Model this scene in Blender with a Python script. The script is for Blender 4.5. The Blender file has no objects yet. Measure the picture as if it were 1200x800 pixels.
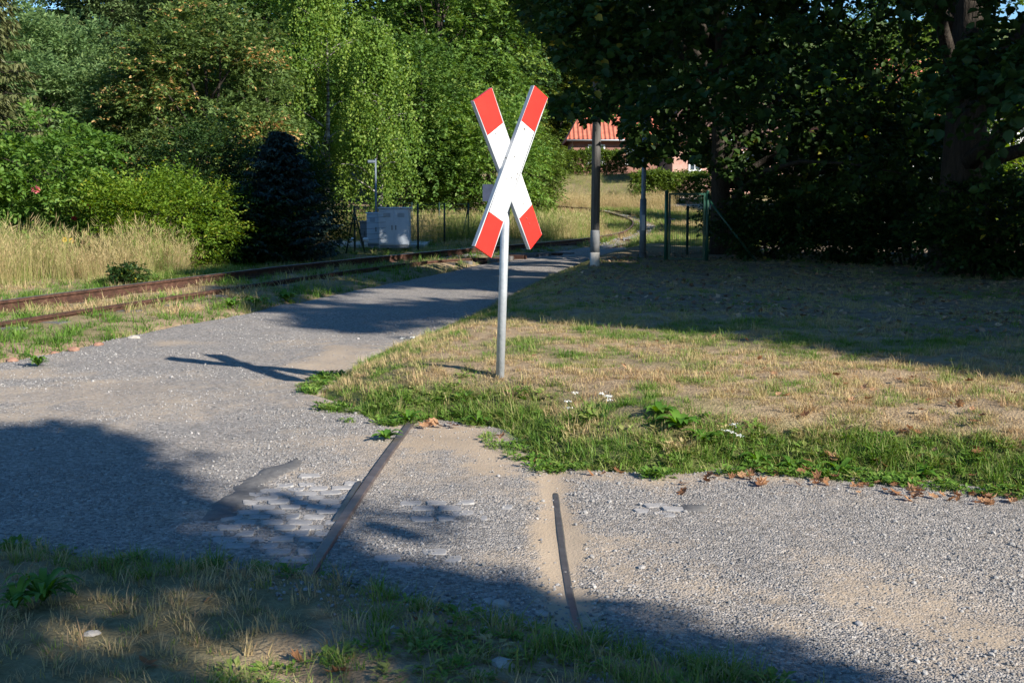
import bpy, bmesh, math, random
import numpy as np
from mathutils import Vector

random.seed(7)
RNG = np.random.default_rng(11)
scene = bpy.context.scene
C = scene.collection

# ------------------------------------------------------------------ camera, sky, sun, exposure
FPX, W0, H0, V0, EYE = 1400.0, 1200, 800, 228.0, 1.5
PITCH = math.atan((400 - V0) / FPX)
cam_d = bpy.data.cameras.new('camera'); cam = bpy.data.objects.new('camera', cam_d); C.objects.link(cam)
cam.location = (0, 0, EYE); cam.rotation_euler = (math.pi / 2 - PITCH, 0, 0)
cam_d.sensor_width = 36; cam_d.sensor_fit = 'HORIZONTAL'; cam_d.lens = FPX / W0 * 36
cam_d.clip_start = 0.05; cam_d.clip_end = 2000
scene.camera = cam

SUN_EL = math.radians(28.5); SUN_H = np.array([0.745, -0.667]); SUN_H /= np.linalg.norm(SUN_H)
S = np.array([SUN_H[0] * math.cos(SUN_EL), SUN_H[1] * math.cos(SUN_EL), math.sin(SUN_EL)])
world = bpy.data.worlds.new('World'); scene.world = world; world.use_nodes = True
nt = world.node_tree; bg = nt.nodes['Background']
sky = nt.nodes.new('ShaderNodeTexSky'); sky.sky_type = 'NISHITA'; sky.sun_disc = False
sky.sun_elevation = SUN_EL; sky.sun_rotation = math.atan2(SUN_H[0], SUN_H[1])
sky.air_density = 1.0; sky.dust_density = 0.0; sky.ozone_density = 4.0
hsv = nt.nodes.new('ShaderNodeHueSaturation'); hsv.inputs['Saturation'].default_value = 1.18
nt.links.new(sky.outputs[0], hsv.inputs['Color']); nt.links.new(hsv.outputs[0], bg.inputs[0]); bg.inputs[1].default_value = 0.09
sd_ = bpy.data.lights.new('sun', 'SUN'); sd_.energy = 5.0; sd_.angle = math.radians(0.53); sd_.color = (1.0, 0.94, 0.85)
sun = bpy.data.objects.new('sun', sd_); C.objects.link(sun)
sun.rotation_euler = Vector(S).to_track_quat('Z', 'Y').to_euler(); sun.location = (30, -20, 30)
scene.view_settings.view_transform = 'Standard'; scene.view_settings.look = 'None'
scene.view_settings.gamma = 1; scene.view_settings.use_curve_mapping = False
scene.view_settings.exposure = 1.1
scene.render.engine = 'CYCLES'
scene.cycles.max_bounces = 6; scene.cycles.diffuse_bounces = 3; scene.cycles.transmission_bounces = 4
scene.cycles.use_denoising = True; scene.cycles.sample_clamp_indirect = 4

# ------------------------------------------------------------------ picking helpers (survey points of the place)
CF = np.array([0, math.cos(PITCH), -math.sin(PITCH)]); CU = np.array([0, math.sin(PITCH), math.cos(PITCH)])
def ray(u, v): return CF + np.array([(u - 600) / FPX, 0, 0]) + CU * (400 - v) / FPX
def P(u, v, z=0.0):
    d = ray(u, v); t = (z - EYE) / d[2]; return np.array([0, 0, EYE]) + d * t
def PY(u, v, y):
    d = ray(u, v); return np.array([0, 0, EYE]) + d * (y / d[1])
def proj(p):
    p = np.asarray(p, float) - np.array([0, 0, EYE]); zc = p @ CF; ok = zc > 0.05; zs = np.where(ok, zc, 1)
    u = 600 + FPX * p[..., 0] / zs; v = 400 - FPX * (p @ CU) / zs
    return np.where(ok, u, -9999), np.where(ok, v, -9999)
def inpoly(px, py, poly):
    poly = np.asarray(poly, float); r = np.zeros(np.shape(px), bool); n = len(poly)
    for i in range(n):
        x1, y1 = poly[i]; x2, y2 = poly[(i + 1) % n]
        if y1 == y2: continue
        c = (y1 > py) != (y2 > py)
        r ^= c & (px < (x2 - x1) * (py - y1) / (y2 - y1) + x1)
    return r
def polydist(px, py, poly, closed=True):
    poly = np.asarray(poly, float); n = len(poly); d = np.full(np.shape(px), 1e9)
    for i in range(n if closed else n - 1):
        ax, ay = poly[i]; bx, by = poly[(i + 1) % n]; ex, ey = bx - ax, by - ay
        t = np.clip(((px - ax) * ex + (py - ay) * ey) / (ex * ex + ey * ey + 1e-12), 0, 1)
        d = np.minimum(d, np.hypot(px - ax - t * ex, py - ay - t * ey))
    return d
def sdpoly(px, py, poly):
    d = polydist(px, py, poly); return np.where(inpoly(px, py, poly), -d, d)
def ss(a, b, x):
    t = np.clip((np.asarray(x, float) - a) / (b - a), 0, 1); return t * t * (3 - 2 * t)
def wpoly(px, z=0.0): return [tuple(P(u, v, z)[:2]) for u, v in px]
def vnoise(x, y, seed=0):
    xi = np.floor(x).astype(np.int64); yi = np.floor(y).astype(np.int64); fx = x - xi; fy = y - yi
    def h(a, b):
        n = (a * 374761393 + b * 668265263 + seed * 974711) & 0x7fffffff
        n = ((n ^ (n >> 13)) * 1274126177) & 0x7fffffff
        return ((n ^ (n >> 16)) & 0xffff) / 65535.0
    fx = fx * fx * (3 - 2 * fx); fy = fy * fy * (3 - 2 * fy)
    return (h(xi, yi) * (1 - fx) + h(xi + 1, yi) * fx) * (1 - fy) + (h(xi, yi + 1) * (1 - fx) + h(xi + 1, yi + 1) * fx) * fy
def fbm(x, y, s=1.0, o=3, seed=0):
    r = 0; a = .5; t = 0
    for k in range(o):
        r = r + a * vnoise(x * s, y * s, seed + k); t += a; a *= .5; s *= 2.1
    return r / t

# ------------------------------------------------------------------ materials
def mat(name):
    m = bpy.data.materials.new(name); m.use_nodes = True; n = m.node_tree; n.nodes.clear()
    out = n.nodes.new('ShaderNodeOutputMaterial'); return m, n, out
def ramp(n, stops, interp='LINEAR'):
    r = n.nodes.new('ShaderNodeValToRGB'); r.color_ramp.interpolation = interp
    e = r.color_ramp.elements
    while len(e) < len(stops): e.new(0.5)
    for k, (p, c) in enumerate(stops): e[k].position = p; e[k].color = (*c, 1)
    return r
def leaf_mat(name, stops, trans=0.35, instancer=False, gloss=0.12, attr='tone', gain=1.0):
    stops = [(p, tuple(min(.9, c * gain) for c in col)) for p, col in stops]
    m, n, out = mat(name); L = n.links
    a = n.nodes.new('ShaderNodeAttribute'); a.attribute_name = attr
    if instancer: a.attribute_type = 'INSTANCER'
    r = ramp(n, stops)
    fac = a.outputs['Fac']
    if instancer:
        oi = n.nodes.new('ShaderNodeAttribute'); oi.attribute_name = 'blade'
        ad = n.nodes.new('ShaderNodeMath'); ad.operation = 'ADD'; ad.use_clamp = True
        L.new(fac, ad.inputs[0]); L.new(oi.outputs['Fac'], ad.inputs[1]); fac = ad.outputs[0]
    L.new(fac, r.inputs[0])
    p = n.nodes.new('ShaderNodeBsdfPrincipled'); p.inputs['Roughness'].default_value = 0.55
    p.inputs['Specular IOR Level'].default_value = gloss * 2
    L.new(r.outputs[0], p.inputs['Base Color'])
    t = n.nodes.new('ShaderNodeBsdfTranslucent')
    hs = n.nodes.new('ShaderNodeHueSaturation'); hs.inputs['Hue'].default_value = 0.485; hs.inputs['Saturation'].default_value = 1.15; hs.inputs['Value'].default_value = 1.25
    L.new(r.outputs[0], hs.inputs['Color']); L.new(hs.outputs[0], t.inputs[0])
    mx = n.nodes.new('ShaderNodeMixShader'); mx.inputs[0].default_value = trans
    L.new(p.outputs[0], mx.inputs[1]); L.new(t.outputs[0], mx.inputs[2]); L.new(mx.outputs[0], out.inputs[0])
    return m
def noise_mat(name, stops, scale=8, rough=0.8, bump=0.2, bscale=None, metal=0, detail=6, stretch=(1, 1, 1), spec=0.3, dist=0.02):
    m, n, out = mat(name); L = n.links
    tc = n.nodes.new('ShaderNodeTexCoord'); mp = n.nodes.new('ShaderNodeMapping'); mp.inputs['Scale'].default_value = stretch
    L.new(tc.outputs['Object'], mp.inputs[0])
    nz = n.nodes.new('ShaderNodeTexNoise'); nz.inputs['Scale'].default_value = scale; nz.inputs['Detail'].default_value = detail; nz.inputs['Roughness'].default_value = .65
    L.new(mp.outputs[0], nz.inputs['Vector']); r = ramp(n, stops); L.new(nz.outputs[0], r.inputs[0])
    p = n.nodes.new('ShaderNodeBsdfPrincipled'); p.inputs['Roughness'].default_value = rough; p.inputs['Metallic'].default_value = metal
    p.inputs['Specular IOR Level'].default_value = spec
    L.new(r.outputs[0], p.inputs['Base Color'])
    nb = n.nodes.new('ShaderNodeTexNoise'); nb.inputs['Scale'].default_value = bscale or scale * 3; nb.inputs['Detail'].default_value = 5
    L.new(mp.outputs[0], nb.inputs['Vector'])
    b = n.nodes.new('ShaderNodeBump'); b.inputs['Strength'].default_value = bump; b.inputs['Distance'].default_value = dist
    L.new(nb.outputs[0], b.inputs['Height']); L.new(b.outputs[0], p.inputs['Normal']); L.new(p.outputs[0], out.inputs[0])
    return m

M = {}
M['bark'] = noise_mat('bark', [(0.3, (.018, .015, .012)), (.6, (.05, .04, .03)), (.8, (.09, .075, .06))], 6, .9, .8, 14, stretch=(3, 3, .5), dist=.05)
M['bark_pale'] = noise_mat('bark_pale', [(0.4, (.05, .04, .035)), (.6, (.3, .28, .25)), (.85, (.5, .48, .44))], 4, .8, .3, 10, stretch=(1, 1, 2.5))
M['white_paint'] = noise_mat('white_paint', [(0.3, (.74, .74, .73)), (.7, (.82, .82, .81))], 7, .35, .02, spec=.5)
M['red_paint'] = noise_mat('red_paint', [(0.3, (.56, .014, .008)), (.7, (.62, .02, .011))], 5, .38, .02, spec=.5)
M['galvanised'] = noise_mat('galvanised', [(0.3, (.33, .36, .39)), (.55, (.42, .45, .48)), (.8, (.5, .53, .55))], 14, .5, .08, metal=.35, spec=.5)
M['grey_sheet'] = noise_mat('grey_sheet', [(0.3, (.36, .38, .4)), (.7, (.42, .44, .46))], 9, .5, .05)
M['dark_screw'] = noise_mat('dark_screw', [(0.3, (.05, .05, .05)), (.7, (.1, .1, .1))], 9, .6, .05)
M['rust'] = noise_mat('rust', [(0.25, (.022, .012, .009)), (.5, (.06, .028, .018)), (.75, (.12, .06, .04))], 10, .85, .5, 60, dist=.006)
M['steel'] = noise_mat('steel', [(0.3, (.34, .32, .32)), (.7, (.5, .48, .47))], 12, .28, .05, metal=.9, stretch=(1, 1, 1))
M['old_steel'] = noise_mat('old_steel', [(0.3, (.11, .085, .08)), (.52, (.17, .14, .135)), (.75, (.24, .205, .195))], 9, .42, .12, 40, metal=.55, dist=.004)
M['dark_steel'] = noise_mat('dark_steel', [(0.3, (.09, .088, .09)), (.7, (.17, .165, .165))], 12, .4, .1, 50, metal=.6, dist=.003)
M['green_metal'] = noise_mat('green_metal', [(0.3, (.008, .05, .032)), (.7, (.014, .075, .05))], 9, .45, .03, spec=.5)
M['fence_metal'] = noise_mat('fence_metal', [(0.3, (.008, .022, .018)), (.7, (.014, .035, .028))], 9, .5, .03)
M['cabinet'] = noise_mat('cabinet', [(0.3, (.42, .47, .52)), (.7, (.5, .55, .6))], 5, .5, .03)
M['cabinet_seam'] = noise_mat('cabinet_seam', [(0.3, (.14, .16, .18)), (.7, (.2, .22, .24))], 5, .5, .03)
M['mast'] = noise_mat('mast', [(0.3, (.12, .15, .18)), (.7, (.2, .23, .26))], 9, .5, .05, metal=.3)
M['concrete'] = noise_mat('concrete', [(0.3, (.34, .32, .29)), (.7, (.5, .48, .44))], 6, .85, .2)
M['wood_pole'] = noise_mat('wood_pole', [(0.3, (.08, .075, .07)), (.7, (.18, .17, .16))], 5, .85, .5, 10, stretch=(6, 6, .4))
M['sleeve'] = noise_mat('sleeve', [(0.3, (.15, .155, .16)), (.7, (.23, .235, .24))], 5, .7, .2)
M['brick_wall'] = noise_mat('brick_wall', [(0.3, (.38, .2, .15)), (.55, (.5, .3, .24)), (.8, (.56, .36, .3))], 5, .9, .2)
M['dark_brick'] = noise_mat('dark_brick', [(0.3, (.2, .1, .08)), (.7, (.3, .16, .12))], 5, .9, .2)
M['render_white'] = noise_mat('render_white', [(0.3, (.7, .7, .7)), (.7, (.8, .8, .8))], 3, .9, .1)
M['frame_white'] = noise_mat('frame_white', [(0.3, (.75, .75, .74)), (.7, (.8, .8, .8))], 3, .5, .02)
M['sign_back'] = noise_mat('sign_back', [(0.3, (.03, .04, .07)), (.7, (.05, .06, .1))], 4, .5, .03)
def glass_mat():
    m, n, out = mat('window_glass'); p = n.nodes.new('ShaderNodeBsdfPrincipled'); p.inputs['Base Color'].default_value = (.05, .07, .09, 1)
    p.inputs['Roughness'].default_value = .08; p.inputs['Specular IOR Level'].default_value = .8; n.links.new(p.outputs[0], out.inputs[0]); return m
M['glass'] = glass_mat()
def roof_mat():
    m, n, out = mat('roof_tiles'); L = n.links
    tc = n.nodes.new('ShaderNodeTexCoord')
    nz = n.nodes.new('ShaderNodeTexNoise'); nz.inputs['Scale'].default_value = 3; nz.inputs['Detail'].default_value = 6
    L.new(tc.outputs['Object'], nz.inputs['Vector']); r = ramp(n, [(.3, (.34, .085, .05)), (.7, (.5, .15, .085))]); L.new(nz.outputs[0], r.inputs[0])
    w = n.nodes.new('ShaderNodeTexWave'); w.inputs['Scale'].default_value = 1.1; w.bands_direction = 'X'; L.new(tc.outputs['Object'], w.inputs['Vector'])
    w2 = n.nodes.new('ShaderNodeTexWave'); w2.inputs['Scale'].default_value = 1.0; w2.bands_direction = 'Z'; w2.wave_profile = 'SAW'; L.new(tc.outputs['Object'], w2.inputs['Vector'])
    ad = n.nodes.new('ShaderNodeMath'); ad.operation = 'ADD'; L.new(w.outputs[1], ad.inputs[0]); L.new(w2.outputs[1], ad.inputs[1])
    b = n.nodes.new('ShaderNodeBump'); b.inputs['Strength'].default_value = .8; b.inputs['Distance'].default_value = .08; L.new(ad.outputs[0], b.inputs['Height'])
    p = n.nodes.new('ShaderNodeBsdfPrincipled'); p.inputs['Roughness'].default_value = .75; L.new(r.outputs[0], p.inputs['Base Color']); L.new(b.outputs[0], p.inputs['Normal'])
    L.new(p.outputs[0], out.inputs[0]); return m
M['roof'] = roof_mat()
M['roof_brown'] = noise_mat('roof_brown', [(.3, (.09, .05, .04)), (.7, (.16, .09, .07))], 4, .8, .3)

G1 = [(0, (.022, .05, .012)), (.4, (.05, .1, .02)), (.75, (.09, .155, .03)), (1, (.15, .2, .045))]
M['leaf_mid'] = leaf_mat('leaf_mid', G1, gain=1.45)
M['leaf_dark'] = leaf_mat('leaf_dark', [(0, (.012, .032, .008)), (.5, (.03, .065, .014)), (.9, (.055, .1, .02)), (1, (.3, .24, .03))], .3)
M['leaf_fruit'] = leaf_mat('leaf_fruit', [(0, (.04, .07, .023)), (.45, (.075, .12, .034)), (.8, (.12, .17, .045)), (.865, (.15, .18, .05)), (.875, (.4, .24, .08)), (1, (.55, .36, .16))], .38, gain=1.3)
M['leaf_birch'] = leaf_mat('leaf_birch', [(0, (.05, .1, .018)), (.5, (.11, .19, .03)), (1, (.21, .28, .055))], .42, gain=1.25)
M['leaf_willow'] = leaf_mat('leaf_willow', [(0, (.05, .09, .035)), (.5, (.1, .165, .06)), (1, (.17, .23, .09))], .4, gain=1.5)
M['leaf_bright'] = leaf_mat('leaf_bright', [(0, (.05, .11, .012)), (.5, (.11, .2, .02)), (.9, (.2, .28, .035)), (1, (.33, .34, .05))], .4)
M['leaf_yellowgreen'] = leaf_mat('leaf_yellowgreen', [(0, (.08, .13, .02)), (.5, (.17, .22, .04)), (1, (.28, .29, .07))], .4)
M['leaf_shrub'] = leaf_mat('leaf_shrub', [(0, (.03, .07, .012)), (.5, (.065, .13, .022)), (.95, (.11, .18, .035)), (1, (.16, .22, .05))], .4, gain=1.5)
M['needle_brown'] = leaf_mat('needle_brown', [(0, (.04, .055, .018)), (.5, (.085, .1, .035)), (1, (.15, .15, .06))], .2)
M['needle_fir'] = leaf_mat('needle_fir', [(0, (.035, .065, .02)), (.5, (.075, .115, .04)), (1, (.15, .18, .07))], .2, gain=1.3)
M['needle_blue'] = leaf_mat('needle_blue', [(0, (.012, .028, .024)), (.5, (.028, .055, .045)), (1, (.05, .085, .07))], .15)
M['leaf_caster'] = leaf_mat('leaf_caster', [(0, (.02, .045, .01)), (1, (.06, .11, .02))], .2)
M['leaf_hedge'] = leaf_mat('leaf_hedge', [(0, (.05, .09, .015)), (.5, (.1, .16, .025)), (1, (.18, .24, .05))], .35)
M['rose'] = leaf_mat('rose', [(0, (.6, .14, .15)), (1, (.75, .3, .3))], .3)
M['red_leaf'] = leaf_mat('red_leaf', [(0, (.3, .03, .05)), (1, (.45, .08, .1))], .3)
M['yellow_petal'] = leaf_mat('yellow_petal', [(0, (.75, .45, .01)), (1, (.85, .62, .03))], .25)
M['weed'] = leaf_mat('weed', [(0, (.04, .11, .012)), (.5, (.075, .18, .02)), (1, (.14, .25, .035))], .35)
M['yarrow_white'] = leaf_mat('yarrow_white', [(0, (.6, .6, .55)), (1, (.78, .78, .74))], .25)
M['dead_leaf'] = leaf_mat('dead_leaf', [(0, (.11, .05, .026)), (.5, (.28, .14, .065)), (1, (.44, .27, .15))], .25)
GRASS = [(0, (.065, .145, .018)), (.22, (.125, .225, .034)), (.42, (.21, .25, .065)), (.6, (.36, .3, .14)), (.82, (.5, .38, .2)), (1, (.36, .24, .13))]
M['grass'] = leaf_mat('grass', GRASS, .3, instancer=True, attr='tint')
M['litter'] = leaf_mat('litter', [(0, (.1, .06, .04)), (.5, (.26, .15, .09)), (1, (.46, .32, .21))], .15, instancer=True, attr='tint')
def stone_mat():
    m, n, out = mat('gravel_stone'); a = n.nodes.new('ShaderNodeAttribute'); a.attribute_type = 'INSTANCER'; a.attribute_name = 'tint'
    r = ramp(n, [(0, (.12, .115, .11)), (.4, (.23, .22, .21)), (.75, (.35, .33, .31)), (.93, (.44, .4, .35)), (1, (.62, .6, .55))])
    p = n.nodes.new('ShaderNodeBsdfPrincipled'); p.inputs['Roughness'].default_value = .8; n.links.new(a.outputs['Fac'], r.inputs[0]); n.links.new(r.outputs[0], p.inputs['Base Color']); n.links.new(p.outputs[0], out.inputs[0]); return m
M['stone'] = stone_mat()
M['paver'] = noise_mat('paver', [(0.25, (.19, .18, .172)), (.5, (.285, .272, .262)), (.75, (.37, .355, .34))], 14, .85, .3, 50, dist=.004)
M['asphalt'] = noise_mat('asphalt', [(0.3, (.07, .067, .067)), (.7, (.14, .135, .13))], 30, .85, .5, 90, dist=.005)
M['brickbit'] = noise_mat('brickbit', [(0.3, (.18, .085, .055)), (.7, (.3, .18, .13))], 14, .9, .3)
M['palestone'] = noise_mat('palestone', [(0.3, (.26, .24, .21)), (.7, (.4, .37, .33))], 14, .9, .3)

# ------------------------------------------------------------------ mesh helpers
def link(o, parent=None):
    C.objects.link(o)
    if parent is not None: o.parent = parent
    return o
def tag(o, label=None, cat=None, group=None, kind=None):
    if label: o['label'] = label
    if cat: o['category'] = cat
    if group: o['group'] = group
    if kind: o['kind'] = kind
    return o
def empty(name, loc=(0, 0, 0), label=None, cat=None, group=None):
    o = bpy.data.objects.new(name, None); link(o); o.location = tuple(float(c) for c in loc); o.empty_display_size = .2
    bpy.context.view_layer.update() if False else None
    return tag(o, label, cat, group)
class MB:
    def __init__(s): s.v = []; s.f = []
    def box(s, a, b, bev=0):
        n = len(s.v); (x0, y0, z0), (x1, y1, z1) = a, b
        s.v += [(x0, y0, z0), (x1, y0, z0), (x1, y1, z0), (x0, y1, z0), (x0, y0, z1), (x1, y0, z1), (x1, y1, z1), (x0, y1, z1)]
        s.f += [tuple(n + i for i in q) for q in ((3, 2, 1, 0), (4, 5, 6, 7), (0, 1, 5, 4), (1, 2, 6, 5), (2, 3, 7, 6), (3, 0, 4, 7))]; return s
    def tube(s, pts, rad, sides=8, cap=True):
        pts = [np.asarray(p, float) for p in pts]; k = len(pts)
        if not hasattr(rad, '__len__'): rad = [rad] * k
        base = len(s.v)
        for i in range(k):
            t = pts[min(i + 1, k - 1)] - pts[max(i - 1, 0)]; t /= np.linalg.norm(t) + 1e-9
            ref = np.array([0, 0, 1.]) if abs(t[2]) < .9 else np.array([1., 0, 0])
            a = np.cross(t, ref); a /= np.linalg.norm(a); b = np.cross(t, a)
            for j in range(sides):
                w = 2 * math.pi * j / sides; s.v.append(tuple(pts[i] + rad[i] * (math.cos(w) * a + math.sin(w) * b)))
        for i in range(k - 1):
            for j in range(sides):
                q = (j + 1) % sides
                s.f.append((base + i * sides + j, base + i * sides + q, base + (i + 1) * sides + q, base + (i + 1) * sides + j))
        if cap:
            s.f.append(tuple(base + j for j in reversed(range(sides)))); s.f.append(tuple(base + (k - 1) * sides + j for j in range(sides)))
        return s
    def prism(s, poly, off):   # planar polygon (3-D points) extruded by vector off
        n = len(s.v); k = len(poly); off = np.asarray(off, float)
        s.v += [tuple(map(float, p)) for p in poly] + [tuple(np.asarray(p, float) + off) for p in poly]
        s.f.append(tuple(n + i for i in range(k))); s.f.append(tuple(n + k + i for i in reversed(range(k))))
        for i in range(k):
            j = (i + 1) % k; s.f.append((n + j, n + i, n + k + i, n + k + j))
        return s
    def sweep(s, prof, path, up=(0, 0, 1)):   # prof: (side, up) closed, path world points
        base = len(s.v); k = len(path); m = len(prof); path = [np.asarray(p, float) for p in path]
        for i in range(k):
            t = path[min(i + 1, k - 1)] - path[max(i - 1, 0)]; t[2] = 0; t /= np.linalg.norm(t); sd = np.array([t[1], -t[0], 0])
            for a, b in prof: s.v.append(tuple(path[i] + sd * a + np.array([0, 0, b])))
        for i in range(k - 1):
            for j in range(m):
                q = (j + 1) % m; s.f.append((base + i * m + j, base + i * m + q, base + (i + 1) * m + q, base + (i + 1) * m + j))
        s.f.append(tuple(base + j for j in reversed(range(m)))); s.f.append(tuple(base + (k - 1) * m + j for j in range(m)))
        return s
    def build(s, name, m, parent=None, smooth=False, bevel=0, origin=None):
        me = bpy.data.meshes.new(name)
        v = np.array(s.v, float)
        if parent is not None: v = v - np.array(pw(parent))
        elif origin is not None: v = v - np.array(origin, float)
        me.from_pydata([tuple(p) for p in v], [], s.f); me.materials.append(m)
        bm = bmesh.new(); bm.from_mesh(me); bmesh.ops.recalc_face_normals(bm, faces=bm.faces)
        if bevel: bmesh.ops.bevel(bm, geom=[e for e in bm.edges], offset=bevel, segments=1, affect='EDGES', clamp_overlap=True)
        bm.to_mesh(me); bm.free()
        if smooth: me.shade_smooth()
        o = bpy.data.objects.new(name, me); link(o, parent)
        if parent is None and origin is not None: o.location = tuple(float(c) for c in origin)
        return o
def pw(o):
    p = np.zeros(3)
    while o is not None: p = p + np.array(o.location); o = o.parent
    return p
def mesh_np(name, V, F, m, parent=None, attrs=None, smooth=False):
    """V (n,3), F (k,4) quads or (k,3)"""
    me = bpy.data.meshes.new(name); V = np.asarray(V, np.float32)
    if parent is not None: V = V - pw(parent).astype(np.float32)
    F = np.asarray(F, np.int32); k = F.shape[1]
    me.vertices.add(len(V)); me.vertices.foreach_set('co', V.ravel())
    me.loops.add(F.size); me.loops.foreach_set('vertex_index', F.ravel())
    me.polygons.add(len(F)); me.polygons.foreach_set('loop_start', np.arange(0, F.size, k, dtype=np.int32))
    me.update(calc_edges=True)
    for nm, a in (attrs or {}).items():
        at = me.attributes.new(nm, 'FLOAT', 'POINT'); at.data.foreach_set('value', np.asarray(a, np.float32))
    me.materials.append(m)
    if smooth: me.shade_smooth()
    o = bpy.data.objects.new(name, me); return link(o, parent)
def unit(a): return a / (np.linalg.norm(a, axis=-1, keepdims=True) + 1e-9)
def leaves(name, pos, tip, nrm, ln, wd, tone, m, parent=None, fine=False):
    """rhombic folded leaves: pos base, tip direction, blade normal"""
    N = len(pos); tip = unit(tip); side = unit(np.cross(nrm, tip)); n2 = np.cross(tip, side)
    ln = np.broadcast_to(ln, (N,))[:, None]; wd = np.broadcast_to(wd, (N,))[:, None]
    if fine:
        V = np.empty((N, 6, 3), np.float32); V[:, 0] = pos; V[:, 3] = pos + tip * ln - n2 * ln * .16
        for a_, f_, g_ in ((1, .25, .42), (2, .62, .5)):
            V[:, a_] = pos + tip * ln * f_ + side * wd * g_ + n2 * wd * .2; V[:, 6 - a_] = pos + tip * ln * f_ - side * wd * g_ + n2 * wd * .2
        b0 = np.arange(N)[:, None] * 6; F = np.concatenate([b0 + np.array([0, 1, 2, 3]), b0 + np.array([0, 3, 4, 5])])
        return mesh_np(name, V.reshape(-1, 3), F, m, parent, {'tone': np.repeat(np.clip(tone, 0, 1), 6)})
    V = np.empty((N, 4, 3), np.float32)
    V[:, 0] = pos; V[:, 2] = pos + tip * ln - n2 * ln * .12
    mid = pos + tip * ln * .45
    V[:, 1] = mid + side * wd * .5 + n2 * wd * .16; V[:, 3] = mid - side * wd * .5 + n2 * wd * .16
    F = np.arange(N * 4).reshape(N, 4)
    return mesh_np(name, V.reshape(-1, 3), F, m, parent, {'tone': np.repeat(np.clip(tone, 0, 1), 4)})

# ------------------------------------------------------------------ layout of the place (ground plan)
ROAD_PX = [(-500, 478), (0, 425), (60, 415), (130, 398), (200, 383), (280, 369), (330, 357), (420, 340), (500, 323), (560, 311), (640, 297), (690, 289), (735, 284),
           (735, 292), (690, 303), (640, 325), (600, 345), (560, 365), (514, 388), (482, 397), (430, 420), (400, 440), (368, 464), (400, 476), (438, 492), (482, 492), (510, 489),
           (558, 496), (590, 500), (606, 512), (626, 534), (654, 544), (694, 550), (750, 552), (804, 555), (879, 547), (950, 551), (1033, 557), (1117, 563), (1200, 572),
           (1500, 600), (1500, 1100), (1000, 815), (940, 797), (850, 778), (760, 757), (700, 737), (620, 722), (560, 715), (470, 690), (370, 666), (250, 655), (100, 645), (0, 632), (-500, 600)]
ROAD = wpoly(ROAD_PX)
LAWN_EDGE_PX = ROAD_PX[13:41]
LAWN_EDGE = wpoly(LAWN_EDGE_PX)
LAWN = LAWN_EDGE + [(16, 9), (26, 30), (6.0, 26)]
def rise(y):
    y = np.asarray(y, float)
    return .0013 * np.clip(y - 36, 0, 24) ** 2 + 1.9 * ss(60, 74, y) + .05 * np.clip(y - 74, 0, 26) + .2 * np.clip(y - 100, 0, 200)
def Pg(u, v, off=0.0):
    p = P(u, v, off) if v > V0 + 6 else PY(u, v, 60)
    lo, hi = 2.0, 120.0
    f = lambda y: PY(u, v, y)[2] - (float(rise(y)) + off)
    for k in range(50):
        mid = (lo + hi) / 2
        if f(mid) > 0: lo = mid
        else: hi = mid
    return PY(u, v, (lo + hi) / 2)
RAILTOP = .17
FAR_PX = [(-260, 393), (0, 359), (94, 346.7), (146, 339.5), (250, 325.6), (400, 308.5), (560, 293), (640, 286), (690, 281), (730, 273.6), (743, 266), (742, 260), (722, 253), (670, 246), (600, 241)]
fr = np.array([Pg(u, v, RAILTOP) for u, v in FAR_PX])
def smooth_path(p, n=160, it=40):
    d = np.r_[0, np.cumsum(np.linalg.norm(np.diff(p, axis=0), axis=1))]; t = np.linspace(0, d[-1], n)
    q = np.stack([np.interp(t, d, p[:, k]) for k in range(3)], 1)
    for k in range(it): q[1:-1] = .5 * q[1:-1] + .25 * (q[:-2] + q[2:])
    return q
far_rail = smooth_path(fr)
tg = np.gradient(far_rail, axis=0); tg[:, 2] = 0; tg = unit(tg); sdv = np.stack([tg[:, 1], -tg[:, 0], np.zeros(len(tg))], 1)
GAUGE = 1.12
near_rail = far_rail + sdv * GAUGE
track_c = (far_rail + near_rail) / 2
TR = track_c[:, :2]
def ground_h(x, y):
    x = np.asarray(x, float); y = np.asarray(y, float)
    sd = sdpoly(x, y, ROAD)
    z = rise(y)
    inl = inpoly(x, y, LAWN); dl = polydist(x, y, LAWN_EDGE, closed=False)
    z = z + np.where(inl, .05 * ss(0, .25, dl) + .19 * ss(.05, .95, dl), 0)
    z = z + np.where(~inl & (sd > 0), .04 * ss(0, .5, sd), 0)
    td = polydist(x, y, TR, closed=False)
    z = z + .05 * (1 - ss(.6, 1.3, td)) * np.where(sd > 0, ss(0, .4, sd), 0)
    z = z - .07 * (1 - ss(-.08, .10, sd + .10 * (fbm(x, y, 3.0, 2, 5) - .5)))
    near = 1 - ss(25, 45, y)
    z = z + (fbm(x, y, 1.3, 3, 3) - .5) * .07 * near * ss(0, .3, sd) + (fbm(x, y, 6, 2, 4) - .5) * .025 * near
    z = z + (fbm(x, y, .12, 3, 9) - .5) * .8 * ss(30, 70, y)
    return z
GROOVE = wpoly([(643, 530), (645, 538), (649, 560), (654, 600), (660, 650), (669, 702), (680, 745)])
RAIL1 = wpoly([(490, 484), (485, 491), (447, 543), (411, 596), (385, 637), (364, 668), (350, 692)])
def road_h(x, y):
    sd = sdpoly(x, y, ROAD); dr = np.minimum(polydist(x, y, GROOVE, False), polydist(x, y, RAIL1, False)); kn = .2 + .8 * ss(.05, .6, dr)
    z = -.014 * (1 - ss(.03, .10, polydist(x, y, GROOVE, False))) + kn * ((fbm(x, y, .8, 2, 21) - .5) * .05 + (fbm(x, y, 5, 3, 22) - .5) * .018)
    return z - .09 * ss(-.05, .22, sd)
def zg(x, y): return float(ground_h(np.array([x]), np.array([y]))[0])
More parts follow.
